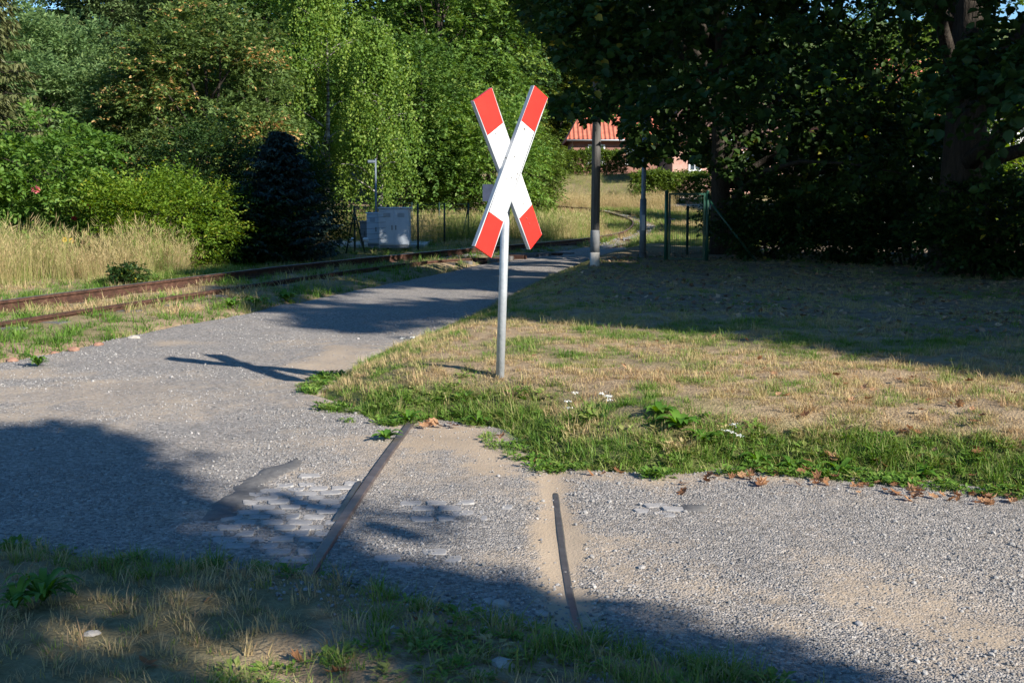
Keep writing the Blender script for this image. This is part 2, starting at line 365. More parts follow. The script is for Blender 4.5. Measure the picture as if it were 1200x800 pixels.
def surf(x, y): return np.maximum(ground_h(x, y), road_h(x, y) - 0.0 + np.where(sdpoly(x, y, ROAD) > .25, -9, 0))

# ground sheet
def axis(parts): return np.unique(np.round(np.concatenate([np.arange(a, b, s) for a, b, s in parts]), 4))
gx = axis([(-420, -60, 30), (-60, -20, 4), (-20, -11, .6), (-11, 10, .14), (10, 24, .6), (24, 60, 4), (60, 421, 30)])
gy = axis([(-200, -20, 30), (-20, 2, 2), (2, 16, .12), (16, 30, .3), (30, 90, 1), (90, 500, 20)])
def grid_mesh(name, gx, gy, zf, m, attr=None, keep=None):
    X, Y = np.meshgrid(gx, gy); x = X.ravel(); y = Y.ravel(); z = zf(x, y)
    nx, ny = len(gx), len(gy); i = np.arange(nx * ny).reshape(ny, nx)
    F = np.stack([i[:-1, :-1], i[:-1, 1:], i[1:, 1:], i[1:, :-1]], -1).reshape(-1, 4)
    V = np.stack([x, y, z], 1)
    if keep is not None:
        kv = keep(x, y); F = F[kv[F].any(1)]; used = np.unique(F); mp = np.full(len(V), -1); mp[used] = np.arange(len(used)); F = mp[F]; V = V[used]; x = x[used]; y = y[used]
    at = {k: f(x, y) for k, f in (attr or {}).items()}
    return mesh_np(name, V, F, m, None, at, True)

LITTER_POLY = wpoly([(690, 303), (640, 322), (640, 345), (760, 360), (900, 375), (1050, 385), (1300, 410), (1500, 330), (1300, 275), (900, 283)], .25)
def a_litter(x, y):
    d = sdpoly(x, y, LITTER_POLY); far = ss(4.5, 7, x) * ss(14, 18, y) * (1 - ss(34, 42, y))
    return np.clip(np.maximum(1 - ss(-.6, .5, d + (fbm(x, y, 1.2, 2, 31) - .5) * 1.5), far), 0, 1)
def a_green(x, y):
    inl = inpoly(x, y, LAWN); dl = polydist(x, y, LAWN_EDGE, closed=False)
    g = np.where(inl, np.maximum(.9 * (1 - ss(.25, .75, dl)), .4 * ss(.52, .7, fbm(x, y, 1.1, 3, 40))), .45 * ss(.45, .65, fbm(x, y, .8, 3, 41)))
    return np.clip(g + .25 * ss(24, 34, y) + 1.0 * ss(76, 95, y), 0, 1)
def ground_mat():
    m, n, out = mat('earth'); L = n.links
    ag = n.nodes.new('ShaderNodeAttribute'); ag.attribute_name = 'green'; al = n.nodes.new('ShaderNodeAttribute'); al.attribute_name = 'litter'
    tc = n.nodes.new('ShaderNodeTexCoord')
    nz = n.nodes.new('ShaderNodeTexNoise'); nz.inputs['Scale'].default_value = 9; nz.inputs['Detail'].default_value = 8; nz.inputs['Roughness'].default_value = .7; L.new(tc.outputs['Object'], nz.inputs['Vector'])
    dry = ramp(n, [(.3, (.17, .12, .075)), (.5, (.3, .22, .135)), (.72, (.4, .31, .2))]); L.new(nz.outputs[0], dry.inputs[0])
    grn = ramp(n, [(.3, (.05, .075, .02)), (.7, (.12, .14, .045))]); L.new(nz.outputs[0], grn.inputs[0])
    lit = ramp(n, [(.3, (.13, .1, .07)), (.5, (.22, .17, .12)), (.72, (.33, .26, .19))]); L.new(nz.outputs[0], lit.inputs[0])
    m1 = n.nodes.new('ShaderNodeMixRGB'); L.new(ag.outputs['Fac'], m1.inputs[0]); L.new(dry.outputs[0], m1.inputs[1]); L.new(grn.outputs[0], m1.inputs[2])
    m2 = n.nodes.new('ShaderNodeMixRGB'); L.new(al.outputs['Fac'], m2.inputs[0]); L.new(m1.outputs[0], m2.inputs[1]); L.new(lit.outputs[0], m2.inputs[2])
    p = n.nodes.new('ShaderNodeBsdfPrincipled'); p.inputs['Roughness'].default_value = .95; p.inputs['Specular IOR Level'].default_value = .1; L.new(m2.outputs[0], p.inputs['Base Color'])
    nb = n.nodes.new('ShaderNodeTexNoise'); nb.inputs['Scale'].default_value = 60; nb.inputs['Detail'].default_value = 6; L.new(tc.outputs['Object'], nb.inputs['Vector'])
    b = n.nodes.new('ShaderNodeBump'); b.inputs['Strength'].default_value = .9; b.inputs['Distance'].default_value = .02; L.new(nb.outputs[0], b.inputs['Height']); L.new(b.outputs[0], p.inputs['Normal'])
    L.new(p.outputs[0], out.inputs[0]); return m
ground = grid_mesh('ground', gx, gy, ground_h, ground_mat(), {'green': a_green, 'litter': a_litter})
tag(ground, 'dry lawn, verges and rising bank of bare earth and turf', kind='structure')

# gravel road sheet
SAND = [(wpoly([(478, 497), (510, 490), (560, 497), (605, 512), (640, 545), (560, 548), (500, 530)]), .28),
        (wpoly([(634, 536), (664, 543), (676, 600), (684, 700), (694, 732), (644, 730), (634, 640), (632, 580)]), .08),
        (wpoly([(690, 640), (760, 650), (900, 690), (1050, 690), (1200, 720), (1200, 775), (1000, 735), (860, 715), (720, 690)]), .35),
        (wpoly([(650, 550), (800, 556), (950, 552), (950, 566), (760, 572), (660, 566)]), .2),
        (wpoly([(360, 400), (430, 405), (440, 480), (380, 480), (330, 450)]), .4),
        (wpoly([(380, 515), (480, 512), (560, 560), (440, 560)]), .35),
        (wpoly([(20, 455), (180, 440), (260, 470), (120, 500), (0, 480)]), .5)]
SAND_W = [.85, 1, .55, .6, .6, .45, .35]
def a_sand(x, y):
    n = .5 * fbm(x, y, 2.5, 4, 51) + .5 * fbm(x, y, 9, 3, 53); r = np.zeros_like(x)
    for (poly, soft), w in zip(SAND, SAND_W):
        r = np.maximum(r, w * (1 - ss(-soft, soft, sdpoly(x, y, poly) + (n - .5) * soft * 5)))
    return np.clip(np.maximum(r, .55 * ss(.6, .8, fbm(x, y, .9, 3, 52))), 0, 1)
def road_mat():
    m, n, out = mat('gravel'); L = n.links
    tc = n.nodes.new('ShaderNodeTexCoord'); sa = n.nodes.new('ShaderNodeAttribute'); sa.attribute_name = 'sand'
    v1 = n.nodes.new('ShaderNodeTexVoronoi'); v1.inputs['Scale'].default_value = 62; L.new(tc.outputs['Object'], v1.inputs['Vector'])
    v2 = n.nodes.new('ShaderNodeTexVoronoi'); v2.inputs['Scale'].default_value = 120; L.new(tc.outputs['Object'], v2.inputs['Vector'])
    sx = n.nodes.new('ShaderNodeSeparateColor'); L.new(v1.outputs['Color'], sx.inputs[0])
    st = ramp(n, [(0, (.145, .135, .125)), (.35, (.23, .212, .195)), (.7, (.3, .278, .255)), (.93, (.36, .325, .29)), (1, (.48, .44, .4))]); L.new(sx.outputs[0], st.inputs[0])
    nz = n.nodes.new('ShaderNodeTexNoise'); nz.inputs['Scale'].default_value = 1.6; nz.inputs['Detail'].default_value = 9; nz.inputs['Roughness'].default_value = .72; L.new(tc.outputs['Object'], nz.inputs['Vector'])
    dust = ramp(n, [(.3, (.3, .23, .16)), (.7, (.4, .315, .225))]); L.new(nz.outputs[0], dust.inputs[0])
    # fine dust between stones + sand areas
    sb = n.nodes.new('ShaderNodeMath'); sb.operation = 'MULTIPLY_ADD'; sb.inputs[1].default_value = 1.25; L.new(sa.outputs['Fac'], sb.inputs[0])
    nr = n.nodes.new('ShaderNodeMapRange'); nr.inputs[1].default_value = .42; nr.inputs[2].default_value = .8; nr.inputs[3].default_value = .1; nr.inputs[4].default_value = .7; L.new(nz.outputs[0], nr.inputs[0]); L.new(nr.outputs[0], sb.inputs[2])
    sub = n.nodes.new('ShaderNodeMath'); sub.operation = 'SUBTRACT'; sub.use_clamp = True; L.new(sb.outputs[0], sub.inputs[0])
    sx2 = n.nodes.new('ShaderNodeMath'); sx2.operation = 'MULTIPLY'; sx2.inputs[1].default_value = .42; L.new(sx.outputs[1], sx2.inputs[0]); L.new(sx2.outputs[0], sub.inputs[1])
    mx = n.nodes.new('ShaderNodeMixRGB'); L.new(sub.outputs[0], mx.inputs[0]); L.new(st.outputs[0], mx.inputs[1]); L.new(dust.outputs[0], mx.inputs[2])
    p = n.nodes.new('ShaderNodeBsdfPrincipled'); p.inputs['Roughness'].default_value = .9; p.inputs['Specular IOR Level'].default_value = .2; L.new(mx.outputs[0], p.inputs['Base Color'])
    h1 = n.nodes.new('ShaderNodeMath'); h1.operation = 'ADD'; L.new(v1.outputs['Distance'], h1.inputs[0]); L.new(v2.outputs['Distance'], h1.inputs[1])
    inv = n.nodes.new('ShaderNodeMath'); inv.operation = 'SUBTRACT'; inv.inputs[0].default_value = 1; L.new(sub.outputs[0], inv.inputs[1])
    iv2 = n.nodes.new('ShaderNodeMath'); iv2.operation = 'MULTIPLY_ADD'; iv2.inputs[1].default_value = .8; iv2.inputs[2].default_value = .2; L.new(inv.outputs[0], iv2.inputs[0])
    b = n.nodes.new('ShaderNodeBump'); b.invert = True; b.inputs['Distance'].default_value = .009; L.new(iv2.outputs[0], b.inputs['Strength']); L.new(h1.outputs[0], b.inputs['Height']); L.new(b.outputs[0], p.inputs['Normal'])
    L.new(p.outputs[0], out.inputs[0]); return m
rx = axis([(-14, -5, .2), (-5, 5, .06), (5, 8, .2)]); ry = axis([(2.2, 9, .055), (9, 16, .12), (16, 40, .3)])
road = grid_mesh('road', rx, ry, road_h, road_mat(), {'sand': a_sand}, keep=lambda x, y: sdpoly(x, y, ROAD) < .3)
tag(road, 'grey gravel road forking beside the lawn', kind='structure')

def strip(name, px, label, m, off):
    pl = np.array([Pg(u, v)[:2] for u, v in px]); x0, y0 = pl.min(0); x1, y1 = pl.max(0); st = .25
    X, Y = np.meshgrid(np.arange(x0 - st, x1 + st, st), np.arange(y0 - st, y1 + st, st)); i = np.arange(X.size).reshape(X.shape); x, y = X.ravel(), Y.ravel()
    V = np.stack([x, y, ground_h(x, y) + off - .3 * ss(-.05, .3, sdpoly(x, y, pl))], 1); F = np.stack([i[:-1, :-1], i[:-1, 1:], i[1:, 1:], i[1:, :-1]], -1).reshape(-1, 4)
    return tag(mesh_np(name, V, F, m, None, {'sand': np.full(len(V), .5)}, True), label, kind='structure')
strip('path', [(752, 236), (770, 232), (800, 231), (830, 236), (850, 245), (815, 250), (775, 247)], 'pale gravel path behind the track curve', road.data.materials[0], .05)

# ------------------------------------------------------------------ sun-light map: where the sun must reach (keeps tree gaps where the light falls)
E1 = np.array([-SUN_H[1], SUN_H[0], 0]); E2 = np.cross(S, E1)
LIT_PX = [  # sunlit ground
    [(-200, 250), (150, 300), (215, 335), (240, 352), (290, 372), (340, 388), (400, 399), (450, 398), (500, 388), (560, 376), (620, 375), (700, 388), (760, 384), (800, 388), (900, 404), (1000, 420), (1100, 434), (1210, 450),
     (1400, 470), (1400, 900), (960, 815), (900, 780), (850, 762), (775, 745), (700, 716), (620, 676), (570, 641), (510, 606), (470, 580), (440, 566), (410, 560), (360, 550), (330, 575), (292, 602), (258, 632), (244, 612), (230, 586), (202, 556), (170, 531), (137, 518), (60, 508), (-200, 510)],
    [(395, 352), (450, 344), (540, 342), (590, 346), (560, 356), (470, 358), (420, 358)],
    [(585, 235), (790, 235), (790, 262), (760, 280), (690, 282), (640, 284), (590, 278)],
    [(40, 715), (180, 700), (250, 690), (420, 730), (560, 760), (660, 800), (420, 840), (100, 800)],
    [(250, 640), (292, 602), (330, 575), (360, 548), (404, 556), (404, 590), (384, 625), (340, 640), (290, 645)],
    [(470, 652), (530, 668), (590, 700), (610, 716), (560, 712), (490, 690)]]
LIT_P_KEEP = [1, .9, 1, .46, .55, .45]
cellA = .14; GA0, GB0, GN = -45., -45., 700
lit_min = np.full((GN, GN), 1e9)
def add_lit(p, dil=1):
    a = ((p @ E1 - GA0) / cellA).astype(int); b = ((p @ E2 - GB0) / cellA).astype(int); s = p @ S
    for da in range(-dil, dil + 1):
        for db in range(-dil, dil + 1):
            aa = a + da; bb = b + db; ok = (aa >= 0) & (aa < GN) & (bb >= 0) & (bb < GN)
            np.minimum.at(lit_min, (aa[ok], bb[ok]), s[ok])
X, Y = np.meshgrid(np.arange(-16, 13, .1), np.arange(2.6, 62, .1)); X = X.ravel(); Y = Y.ravel(); Z = ground_h(X, Y)
U, Vv = proj(np.stack([X, Y, Z], 1))
for poly, kp in zip(LIT_PX, LIT_P_KEEP):
    k = inpoly(U, Vv, poly)
    if kp < 1: k &= fbm(X, Y, 3.2, 2, 66) < kp * .8 + .08
    add_lit(np.stack([X[k], Y[k], Z[k]], 1))
def lit_box(x0, x1, y0, y1, z0, z1, st=.2):
    a, b, c = np.meshgrid(np.arange(x0, x1, st), np.arange(y0, y1, st * 2), np.arange(z0, z1, st)); add_lit(np.stack([a.ravel(), b.ravel(), c.ravel()], 1), 1)
lit_box(-15, -5.6, 19, 25, .2, 3, .25)       # tall grass and left shrubs
lit_box(-16, -3.0, 32, 36, 2.2, 9, .3)       # fruit tree, birches
lit_box(-7, 1.5, 37, 42, .3, 8, .3)          # meadow, wood edge
lit_box(2, 9, 62, 76, 1.5, 6.5, .3)          # bank, hedge and house
lit_box(9, 12.8, 64, 67, 2.5, 5.5, .3)
fu = RNG.uniform(680, 1190, 60); fv = RNG.uniform(-20, 230, 60) * (1 - .35 * (fu > 900)); fy = RNG.uniform(19.5, 26, 60)
for a_, b_, c_ in zip(fu, fv, fy): add_lit(PY(a_, b_, c_) + RNG.normal(size=(30, 3)) * .16)
def sun_ok(p):
    a = ((p @ E1 - GA0) / cellA).astype(int); b = ((p @ E2 - GB0) / cellA).astype(int); s = p @ S
    ok = (a >= 0) & (a < GN) & (b >= 0) & (b < GN); r = np.ones(len(p), bool)
    r[ok] = ~(s[ok] > lit_min[a[ok], b[ok]] + .4); return r
CLEAR = [(-3000, -3000), (590, -3000), (598, 0), (612, 25), (640, 45), (650, 72), (685, 88), (690, 100), (655, 110), (642, 126), (660, 140), (690, 138), (724, 126), (730, 165), (740, 194), (770, 190), (800, 184), (832, 197), (850, 212), (900, 225), (1000, 235), (1400, 240), (1400, 3000), (-3000, 3000)]
def view_ok(p):
    u, v = proj(p); w = 10 * (fbm(p[:, 0] * 3, p[:, 2] * 3, 1.5, 2, 77) - .5)
    return ~inpoly(u + w, v + 2 * w, CLEAR)

# ------------------------------------------------------------------ trees
def rand_dirs(n):
    return unit(RNG.normal(size=(n, 3)))
def sprays_to_leaves(org, d, L, per, ln, wd, droop, spread, tone_spray, upbias=.7):
    n = len(org); t = (np.arange(per) + .5) / per
    L = np.broadcast_to(L, (n,))
    pos = org[:, None] + d[:, None] * (t[None, :, None] * L[:, None, None])
    pos[..., 2] -= droop * (t[None] ** 2) * L[:, None]
    side = unit(np.cross(d, np.array([0, 0, 1.]) + RNG.normal(size=(n, 3)) * .25))
    sg = np.where(np.arange(per) % 2 == 0, 1., -1.)
    tip = d[:, None] * .55 + side[:, None] * sg[None, :, None] * spread + RNG.normal(size=(n, per, 3)) * .35
    tip[..., 2] -= droop * .5
    nr = np.cross(side, d); nr = np.where(nr[:, 2:3] < 0, -nr, nr)
    nrm = nr[:, None] * upbias + np.array([0, 0, .4]) + RNG.normal(size=(n, per, 3)) * .45
    tone = tone_spray[:, None] + RNG.normal(size=(n, per)) * .16
    k = n * per
    lnv = ln * RNG.uniform(.7, 1.25, k)
    return pos.reshape(k, 3), tip.reshape(k, 3), nrm.reshape(k, 3), lnv, lnv * wd, tone.reshape(k)
def limb(mb, a, b, r0, r1, sag=.1, n=5, sides=6):
    a = np.asarray(a, float); b = np.asarray(b, float); L = np.linalg.norm(b - a); off = RNG.normal(size=3) * L * .06
    pts = []
    for i in range(n + 1):
        t = i / n; p = a * (1 - t) + b * t + off * math.sin(math.pi * t) + np.array([0, 0, sag * L * math.sin(math.pi * t)]); pts.append(p)
    mb.tube(pts, [r0 + (r1 - r0) * i / n for i in range(n + 1)], sides)
def tree(name, label, cat, base, height, rad, z0=.3, puffs=60, puff_r=.9, sprays=2200, per=11, leaf=.13, wd=.6, m='leaf_mid', bark='bark', trunk_r=.14,
         flat=.75, droop=.25, twig=.55, shape='round', filt=None, group=None, limbs=12, tone=.5, hole=.0, lean=(0, 0), stems=1, spread=.8, inner=.45, upbias=.7, aspect=1.0, trunk_top=.8, fine=False, extra=None):
    base = np.asarray(base, float); cz0 = z0 * height; cen = base + np.array([lean[0], lean[1], (cz0 + height) / 2]); rz = (height - cz0) / 2
    # puffs through the crown
    d = rand_dirs(puffs); rr = RNG.uniform(inner, 1, puffs) ** .6
    if shape == 'cone': w = None
    c = d * rr[:, None] * np.array([rad * aspect, rad, rz])
    if shape == 'oval': pass
    if shape == 'cone':
        tz = RNG.uniform(0, 1, puffs) ** 1.25; an = RNG.uniform(0, 2 * math.pi, puffs); rr = rad * (1 - tz * .92) * RNG.uniform(.35, 1, puffs) ** .5
        c = np.stack([np.cos(an) * rr, np.sin(an) * rr, (tz * 2 - 1) * rz], 1)
    if shape == 'skirt':   # broad low skirt hanging near the ground
        tz = RNG.uniform(0, 1, puffs); an = RNG.uniform(0, 2 * math.pi, puffs); rr = rad * np.sqrt(np.clip(1 - (tz * .97) ** 2, 0, 1)) * RNG.uniform(.25, 1, puffs) ** .5
        c = np.stack([np.cos(an) * rr, np.sin(an) * rr, (tz * 2 - 1) * rz], 1)
    c = c + cen
    if extra: c = np.concatenate([c, np.array(extra, float)]); puffs = len(c)
    pr = puff_r * RNG.uniform(.6, 1.3, puffs)
    q = RNG.choice(puffs, sprays, p=pr ** 2 / np.sum(pr ** 2))
    dd = rand_dirs(sprays); dd[:, 2] = np.where(RNG.random(sprays) < .72, np.abs(dd[:, 2]), dd[:, 2]); dd = unit(dd)
    out = unit(c[q] - cen)
    org = c[q] + dd * (pr[q] * RNG.uniform(.35, 1, sprays) ** .6)[:, None] * np.array([1, 1, flat])
    if shape == 'layer' or flat < .5: dd[:, 2] *= .35
    dr = unit(dd * .8 + out * .5 + RNG.normal(size=(sprays, 3)) * .3); dr[:, 2] *= .6; dr = unit(dr)
    ptone = RNG.normal(size=puffs) * .12
    ts = tone + ptone[q] + RNG.normal(size=sprays) * .08
    data = sprays_to_leaves(org, dr, twig * RNG.uniform(.6, 1.3, sprays), per, leaf, wd, droop, spread, ts, upbias)
    if filt is not None:
        k = filt(data[0]); data = tuple(a[k] for a in data)
    root = empty(name, base, label, cat, group)
    mb = MB()
    if stems == 1:
        top = base + np.array([lean[0] * .7, lean[1] * .7, height * trunk_top]); n = 8; pts = []; rd = []
        for i in range(n + 1):
            t = i / n; pts.append(base * (1 - t) + top * t + np.array([math.sin(t * 5 + base[0]), math.cos(t * 4 + base[1]), 0]) * trunk_r * .5 * t + np.array([0, 0, -.15 if i == 0 else 0]))
            rd.append(trunk_r * ((1.35 if i == 0 else 1) - .8 * t))
        mb.tube(pts, rd, 12)
    else:
        for k in range(stems):
            a = 2 * math.pi * k / stems; limb(mb, base + np.array([math.cos(a), math.sin(a), 0]) * .08 - np.array([0, 0, .1]), base + np.array([math.cos(a) * rad * .5, math.sin(a) * rad * .5, height * .7]), trunk_r, trunk_r * .3)
    for k in RNG.choice(puffs, min(limbs, puffs), replace=False):
        e = c[k]; h = np.clip((e[2] - base[2]) * RNG.uniform(.45, .75), cz0 * .7 + .1, height * trunk_top * .9)
        st = base + np.array([lean[0] * .5 * h / height, lean[1] * .5 * h / height, h])
        if filt is not None and not filt(np.array([e, (e + st) / 2])).all(): continue
        limb(mb, st, e, trunk_r * .38, .012, .08)
    mb.build('trunk', M[bark], root, True)
    leaves('crown', *data, M[m], root, fine)
    return root
def weeping(name, label, base, height, rad, strands, m='leaf_birch', seed=0, per=26, leaf=.075):
    base = np.asarray(base, float); root = empty(name, base, label, 'tree', 'weeping birches at the wood edge'); mb = MB()
    mb.tube([base + np.array([.15 * math.sin(t * 3), .1 * math.sin(t * 4), height * t * .97 - .1]) for t in np.linspace(0, 1, 9)], [.11 * (1 - t) ** 1.6 + .004 for t in np.linspace(0, 1, 9)], 10)
    O = []; 
    nb = 46
    for k in range(nb):
        t = RNG.uniform(.16, .98); an = RNG.uniform(0, 2 * math.pi); r = rad * (1 - .72 * t ** 1.6) * RNG.uniform(.45, 1.05); st = base + np.array([0, 0, height * t * .95])
        e = st + np.array([math.cos(an) * r, math.sin(an) * r, r * .45]); limb(mb, st, e, .035 * (1.1 - t), .008, .15, sides=5)
        ns = strands // nb
        bc = RNG.uniform(.3, 1.05, 4); bo = RNG.normal(size=(4, 3)) * np.array([.22, .22, .1]); bi = RNG.integers(0, 4, ns); tt = np.clip(bc[bi] + RNG.normal(size=ns) * .05, .15, 1.1); p = bo[bi] + st + (e - st) * tt[:, None] + RNG.normal(size=(ns, 3)) * np.array([.09, .09, .12]); p[:, 2] += .12 * r * np.sin(math.pi * tt); O.append(p)
    O = np.concatenate(O); n = len(O); d = unit(np.array([0, 0, -1.]) + RNG.normal(size=(n, 3)) * .16 + unit(O - (base + np.array([0, 0, height * .5]))) * .12)
    L = RNG.uniform(.6, 2.0, n); L = np.minimum(L, O[:, 2] - base[2] - .2); L = np.maximum(L, .2)
    # strand leaves
    t = (np.arange(per) + .5) / per
    pos = O[:, None] + d[:, None] * (t[None, :, None] * L[:, None, None]) + RNG.normal(size=(n, per, 3)) * .05
    tip = RNG.normal(size=(n, per, 3)) * .7 + np.array([0, 0, -.9]); nrm = RNG.normal(size=(n, per, 3)) + unit(O - base)[:, None] * .8
    tone = (.5 + RNG.normal(size=n) * .22)[:, None] + RNG.normal(size=(n, per)) * .14; k = n * per; ln = leaf * RNG.uniform(.7, 1.3, k)
    mb.build('trunk', M['bark_pale'], root, True)
    leaves('crown', pos.reshape(k, 3), tip.reshape(k, 3), nrm.reshape(k, 3), ln, ln * .75, tone.reshape(k), M[m], root); return root
def conifer(name, label, base, height, rad, m, tiers=26, per_tier=9, z0=.06, sag=.25, needle=.11, dens=46, hang=.35, group=None, wd=.3, upturn=.0, taper=.85):
    base = np.asarray(base, float); root = empty(name, base, label, 'tree', group); mb = MB()
    mb.tube([base + np.array([0, 0, height * t - .1]) for t in np.linspace(0, 1, 6)], [max(.012, .022 * height * (1 - t)) for t in np.linspace(0, 1, 6)], 9)
    PS, TS, NS, TO = [], [], [], []
    for k in range(tiers):
        for j in range(per_tier):
            t = z0 + (1 - z0) * (k + RNG.uniform(-.9, .9)) / tiers; t = min(max(t, z0), .985)
            an = 2 * math.pi * (j + RNG.uniform(-.35, .35) + k * .5) / per_tier; L = rad * (1 - t) ** taper * RNG.uniform(.62, 1.2) + .06
            o = base + np.array([0, 0, height * t]); dv = np.array([math.cos(an), math.sin(an), 0])
            def bp(s): return o + dv * L * s + np.array([0, 0, 1.]) * (-sag * L * s + (sag * .7 + upturn) * L * s * s)
            mb.tube([bp(0), bp(.5), bp(.95)], [.012 * height / 6 + .004, .008, .003], 4, cap=False)
            n = int(dens * (L / rad + .25)); s = RNG.uniform(.08, 1, n) ** .8
            b = o + dv * (L * s)[:, None] + np.array([0, 0, 1.]) * (-sag * L * s + (sag * .7 + upturn) * L * s * s)[:, None]
            sd = np.array([-dv[1], dv[0], 0]); wdt = .32 * L * (1 - s) + .05; off = RNG.uniform(-1, 1, n)
            b = b + sd * (wdt * off)[:, None]; b[:, 2] -= np.abs(off) * wdt * hang + RNG.uniform(0, .04, n)
            PS.append(b); TS.append(dv * .7 + sd * np.sign(off)[:, None] * .8 + RNG.normal(size=(n, 3)) * .25 + np.array([0, 0, -hang])); NS.append(np.tile([0, 0, 1.], (n, 1)) + RNG.normal(size=(n, 3)) * .35)
            TO.append(.35 + .4 * s + RNG.normal(size=n) * .13)
    mb.build('trunk', M['bark'], root, True); ps = np.concatenate(PS); n = len(ps); ln = needle * RNG.uniform(.7, 1.4, n)
    leaves('crown', ps, np.concatenate(TS), np.concatenate(NS), ln, ln * wd, np.concatenate(TO), M[m], root); return root
def at(u, y, dz=0.0):
    x = (u - 600) / FPX * y * 1.0; x = PY(u, 300, y)[0]; return np.array([x, y, zg(x, y) + dz])

BG = 'trees of the wooded background'
conifer('spruce_tree', 'brownish drooping spruce at the far left edge of the photo', at(-6, 30), 9.5, 2.0, 'needle_brown', tiers=34, per_tier=9, sag=.45, dens=60, hang=.9, needle=.16, group=BG, wd=.35)
tree('feathery_tree', 'feathery grey-green rounded tree right beside the brownish spruce', 'tree', at(66, 35), 6.6, 2.3, .05, 70, .8, 5200, 12, .15, .4, 'leaf_willow', flat=.9, droop=.15, group=BG, tone=.55, twig=.5)
tree('fir_tree', 'tall layered dark conifer right of the patch of blue sky', 'tree', at(142, 47), 13, 2.3, .05, 90, 1.0, 3600, 12, .17, .3, 'needle_fir', flat=.35, droop=.1, group=BG, shape='oval', twig=.8)
tree('fir_tree', 'tall conifer with flat layered boughs above the orange-flecked tree', 'tree', at(235, 48), 15, 3.6, .05, 120, 1.2, 4200, 12, .18, .3, 'needle_fir', flat=.35, droop=.1, group=BG, twig=.8)
tree('fruit_tree', 'round dense tree flecked with orange-brown leaves behind the dark spruce', 'tree', at(245, 34), 6.4, 2.45, .12, 90, .75, 4600, 11, .12, .55, 'leaf_fruit', group=BG, twig=.45, tone=.52)
tree('deciduous_tree', 'dark green tree between orange-flecked tree and the taller birch', 'tree', at(318, 44), 12.5, 2.6, .1, 80, .95, 3000, 11, .16, .6, 'leaf_mid', group=BG, tone=.35)
weeping('birch_tree', 'tall weeping birch with yellow-green hanging twigs, the taller of two', at(382, 38), 10.8, 2.0, 1250, per=30, leaf=.085)
weeping('birch_tree', 'smaller weeping birch right of the taller one, above the grey mast', at(443, 36.5), 7.0, 1.3, 760, per=28, leaf=.08)
tree('deciduous_tree', 'broad tall green tree filling the wood left of the crossing sign', 'tree', at(515, 50), 14.5, 4.1, .08, 150, 1.15, 6500, 11, .17, .62, 'leaf_mid', group=BG, tone=.55)
tree('deciduous_tree', 'mid-sized leafy tree right behind the fenced cabinets', 'tree', at(495, 43), 6.6, 2.0, .06, 70, .75, 2800, 11, .13, .6, 'leaf_mid', group=BG, tone=.5)
tree('deciduous_tree', 'low yellowish-green tree directly behind the crossing sign boards', 'tree', at(572, 43), 4.6, 1.9, .04, 70, .65, 2600, 11, .12, .55, 'leaf_shrub', group=BG, tone=.7)
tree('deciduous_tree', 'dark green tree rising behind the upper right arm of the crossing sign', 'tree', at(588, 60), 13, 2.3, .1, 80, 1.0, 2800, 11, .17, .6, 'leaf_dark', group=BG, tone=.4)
tree('light_tree', 'pale yellow-green tree left of the red roof', 'tree', at(657, 90), 9.0, 2.1, .03, 70, .8, 2400, 11, .2, .55, 'leaf_yellowgreen', group=BG, tone=.55)
tree('light_tree', 'small round green tree between sign and hedge below the pale tree', 'tree', at(622, 50), 3.7, 1.0, .03, 40, .5, 1400, 11, .11, .55, 'leaf_hedge', group=BG, tone=.4)
# background wood further up the slope
for k, (u, y, h, r, lab) in enumerate([(-100, 62, 15, 3.0, 'distant dark tree beyond the spruce at the left edge'), (-210, 46, 12, 3.5, 'tree outside the left edge beyond the brownish spruce'), (-330, 40, 11, 3.5, 'tree far outside the left edge across the track'), (-260, 66, 15, 5, 'distant tree outside the left edge of the wood'), (-450, 52, 13, 5, 'farthest tree outside the left edge of the wood'), (195, 66, 19, 4.0, 'distant dark tree in the gap between the two layered conifers'),
                                      (330, 64, 19, 5, 'distant dark tree behind the taller birch'), (450, 68, 20, 5, 'distant dark tree behind the smaller birch'),
                                      (560, 70, 21, 5.5, 'distant dark tree far behind the left upper sign board'), (42, 58, 8.4, 2.8, 'distant lower tree under the patch of blue sky'), (150, 62, 15, 2.6, 'distant dark tree just right of the patch of blue sky'), (500, 62, 19, 4.5, 'distant dark tree between smaller birch and crossing sign'), (640, 104, 22, 6, 'distant dark tree above the pale yellow-green tree'), (255, 60, 18, 4.2, 'distant dark tree right behind the flat-boughed conifer'), (690, 92, 20, 6, 'distant dark tree behind the red-roofed house'), (800, 96, 20, 7, 'distant dark tree behind the second house'), (960, 90, 20, 8, 'distant dark tree behind the right-hand trees'), (1130, 84, 20, 8, 'distant dark tree behind the white gable house')]):
    tree('deciduous_tree', lab, 'tree', at(u, y), h, r, .04, 90, 1.6, 2300, 10, .34, .6, 'leaf_mid' if u > 900 else 'leaf_dark', group='distant trees on the slope', tone=.45, limbs=6)
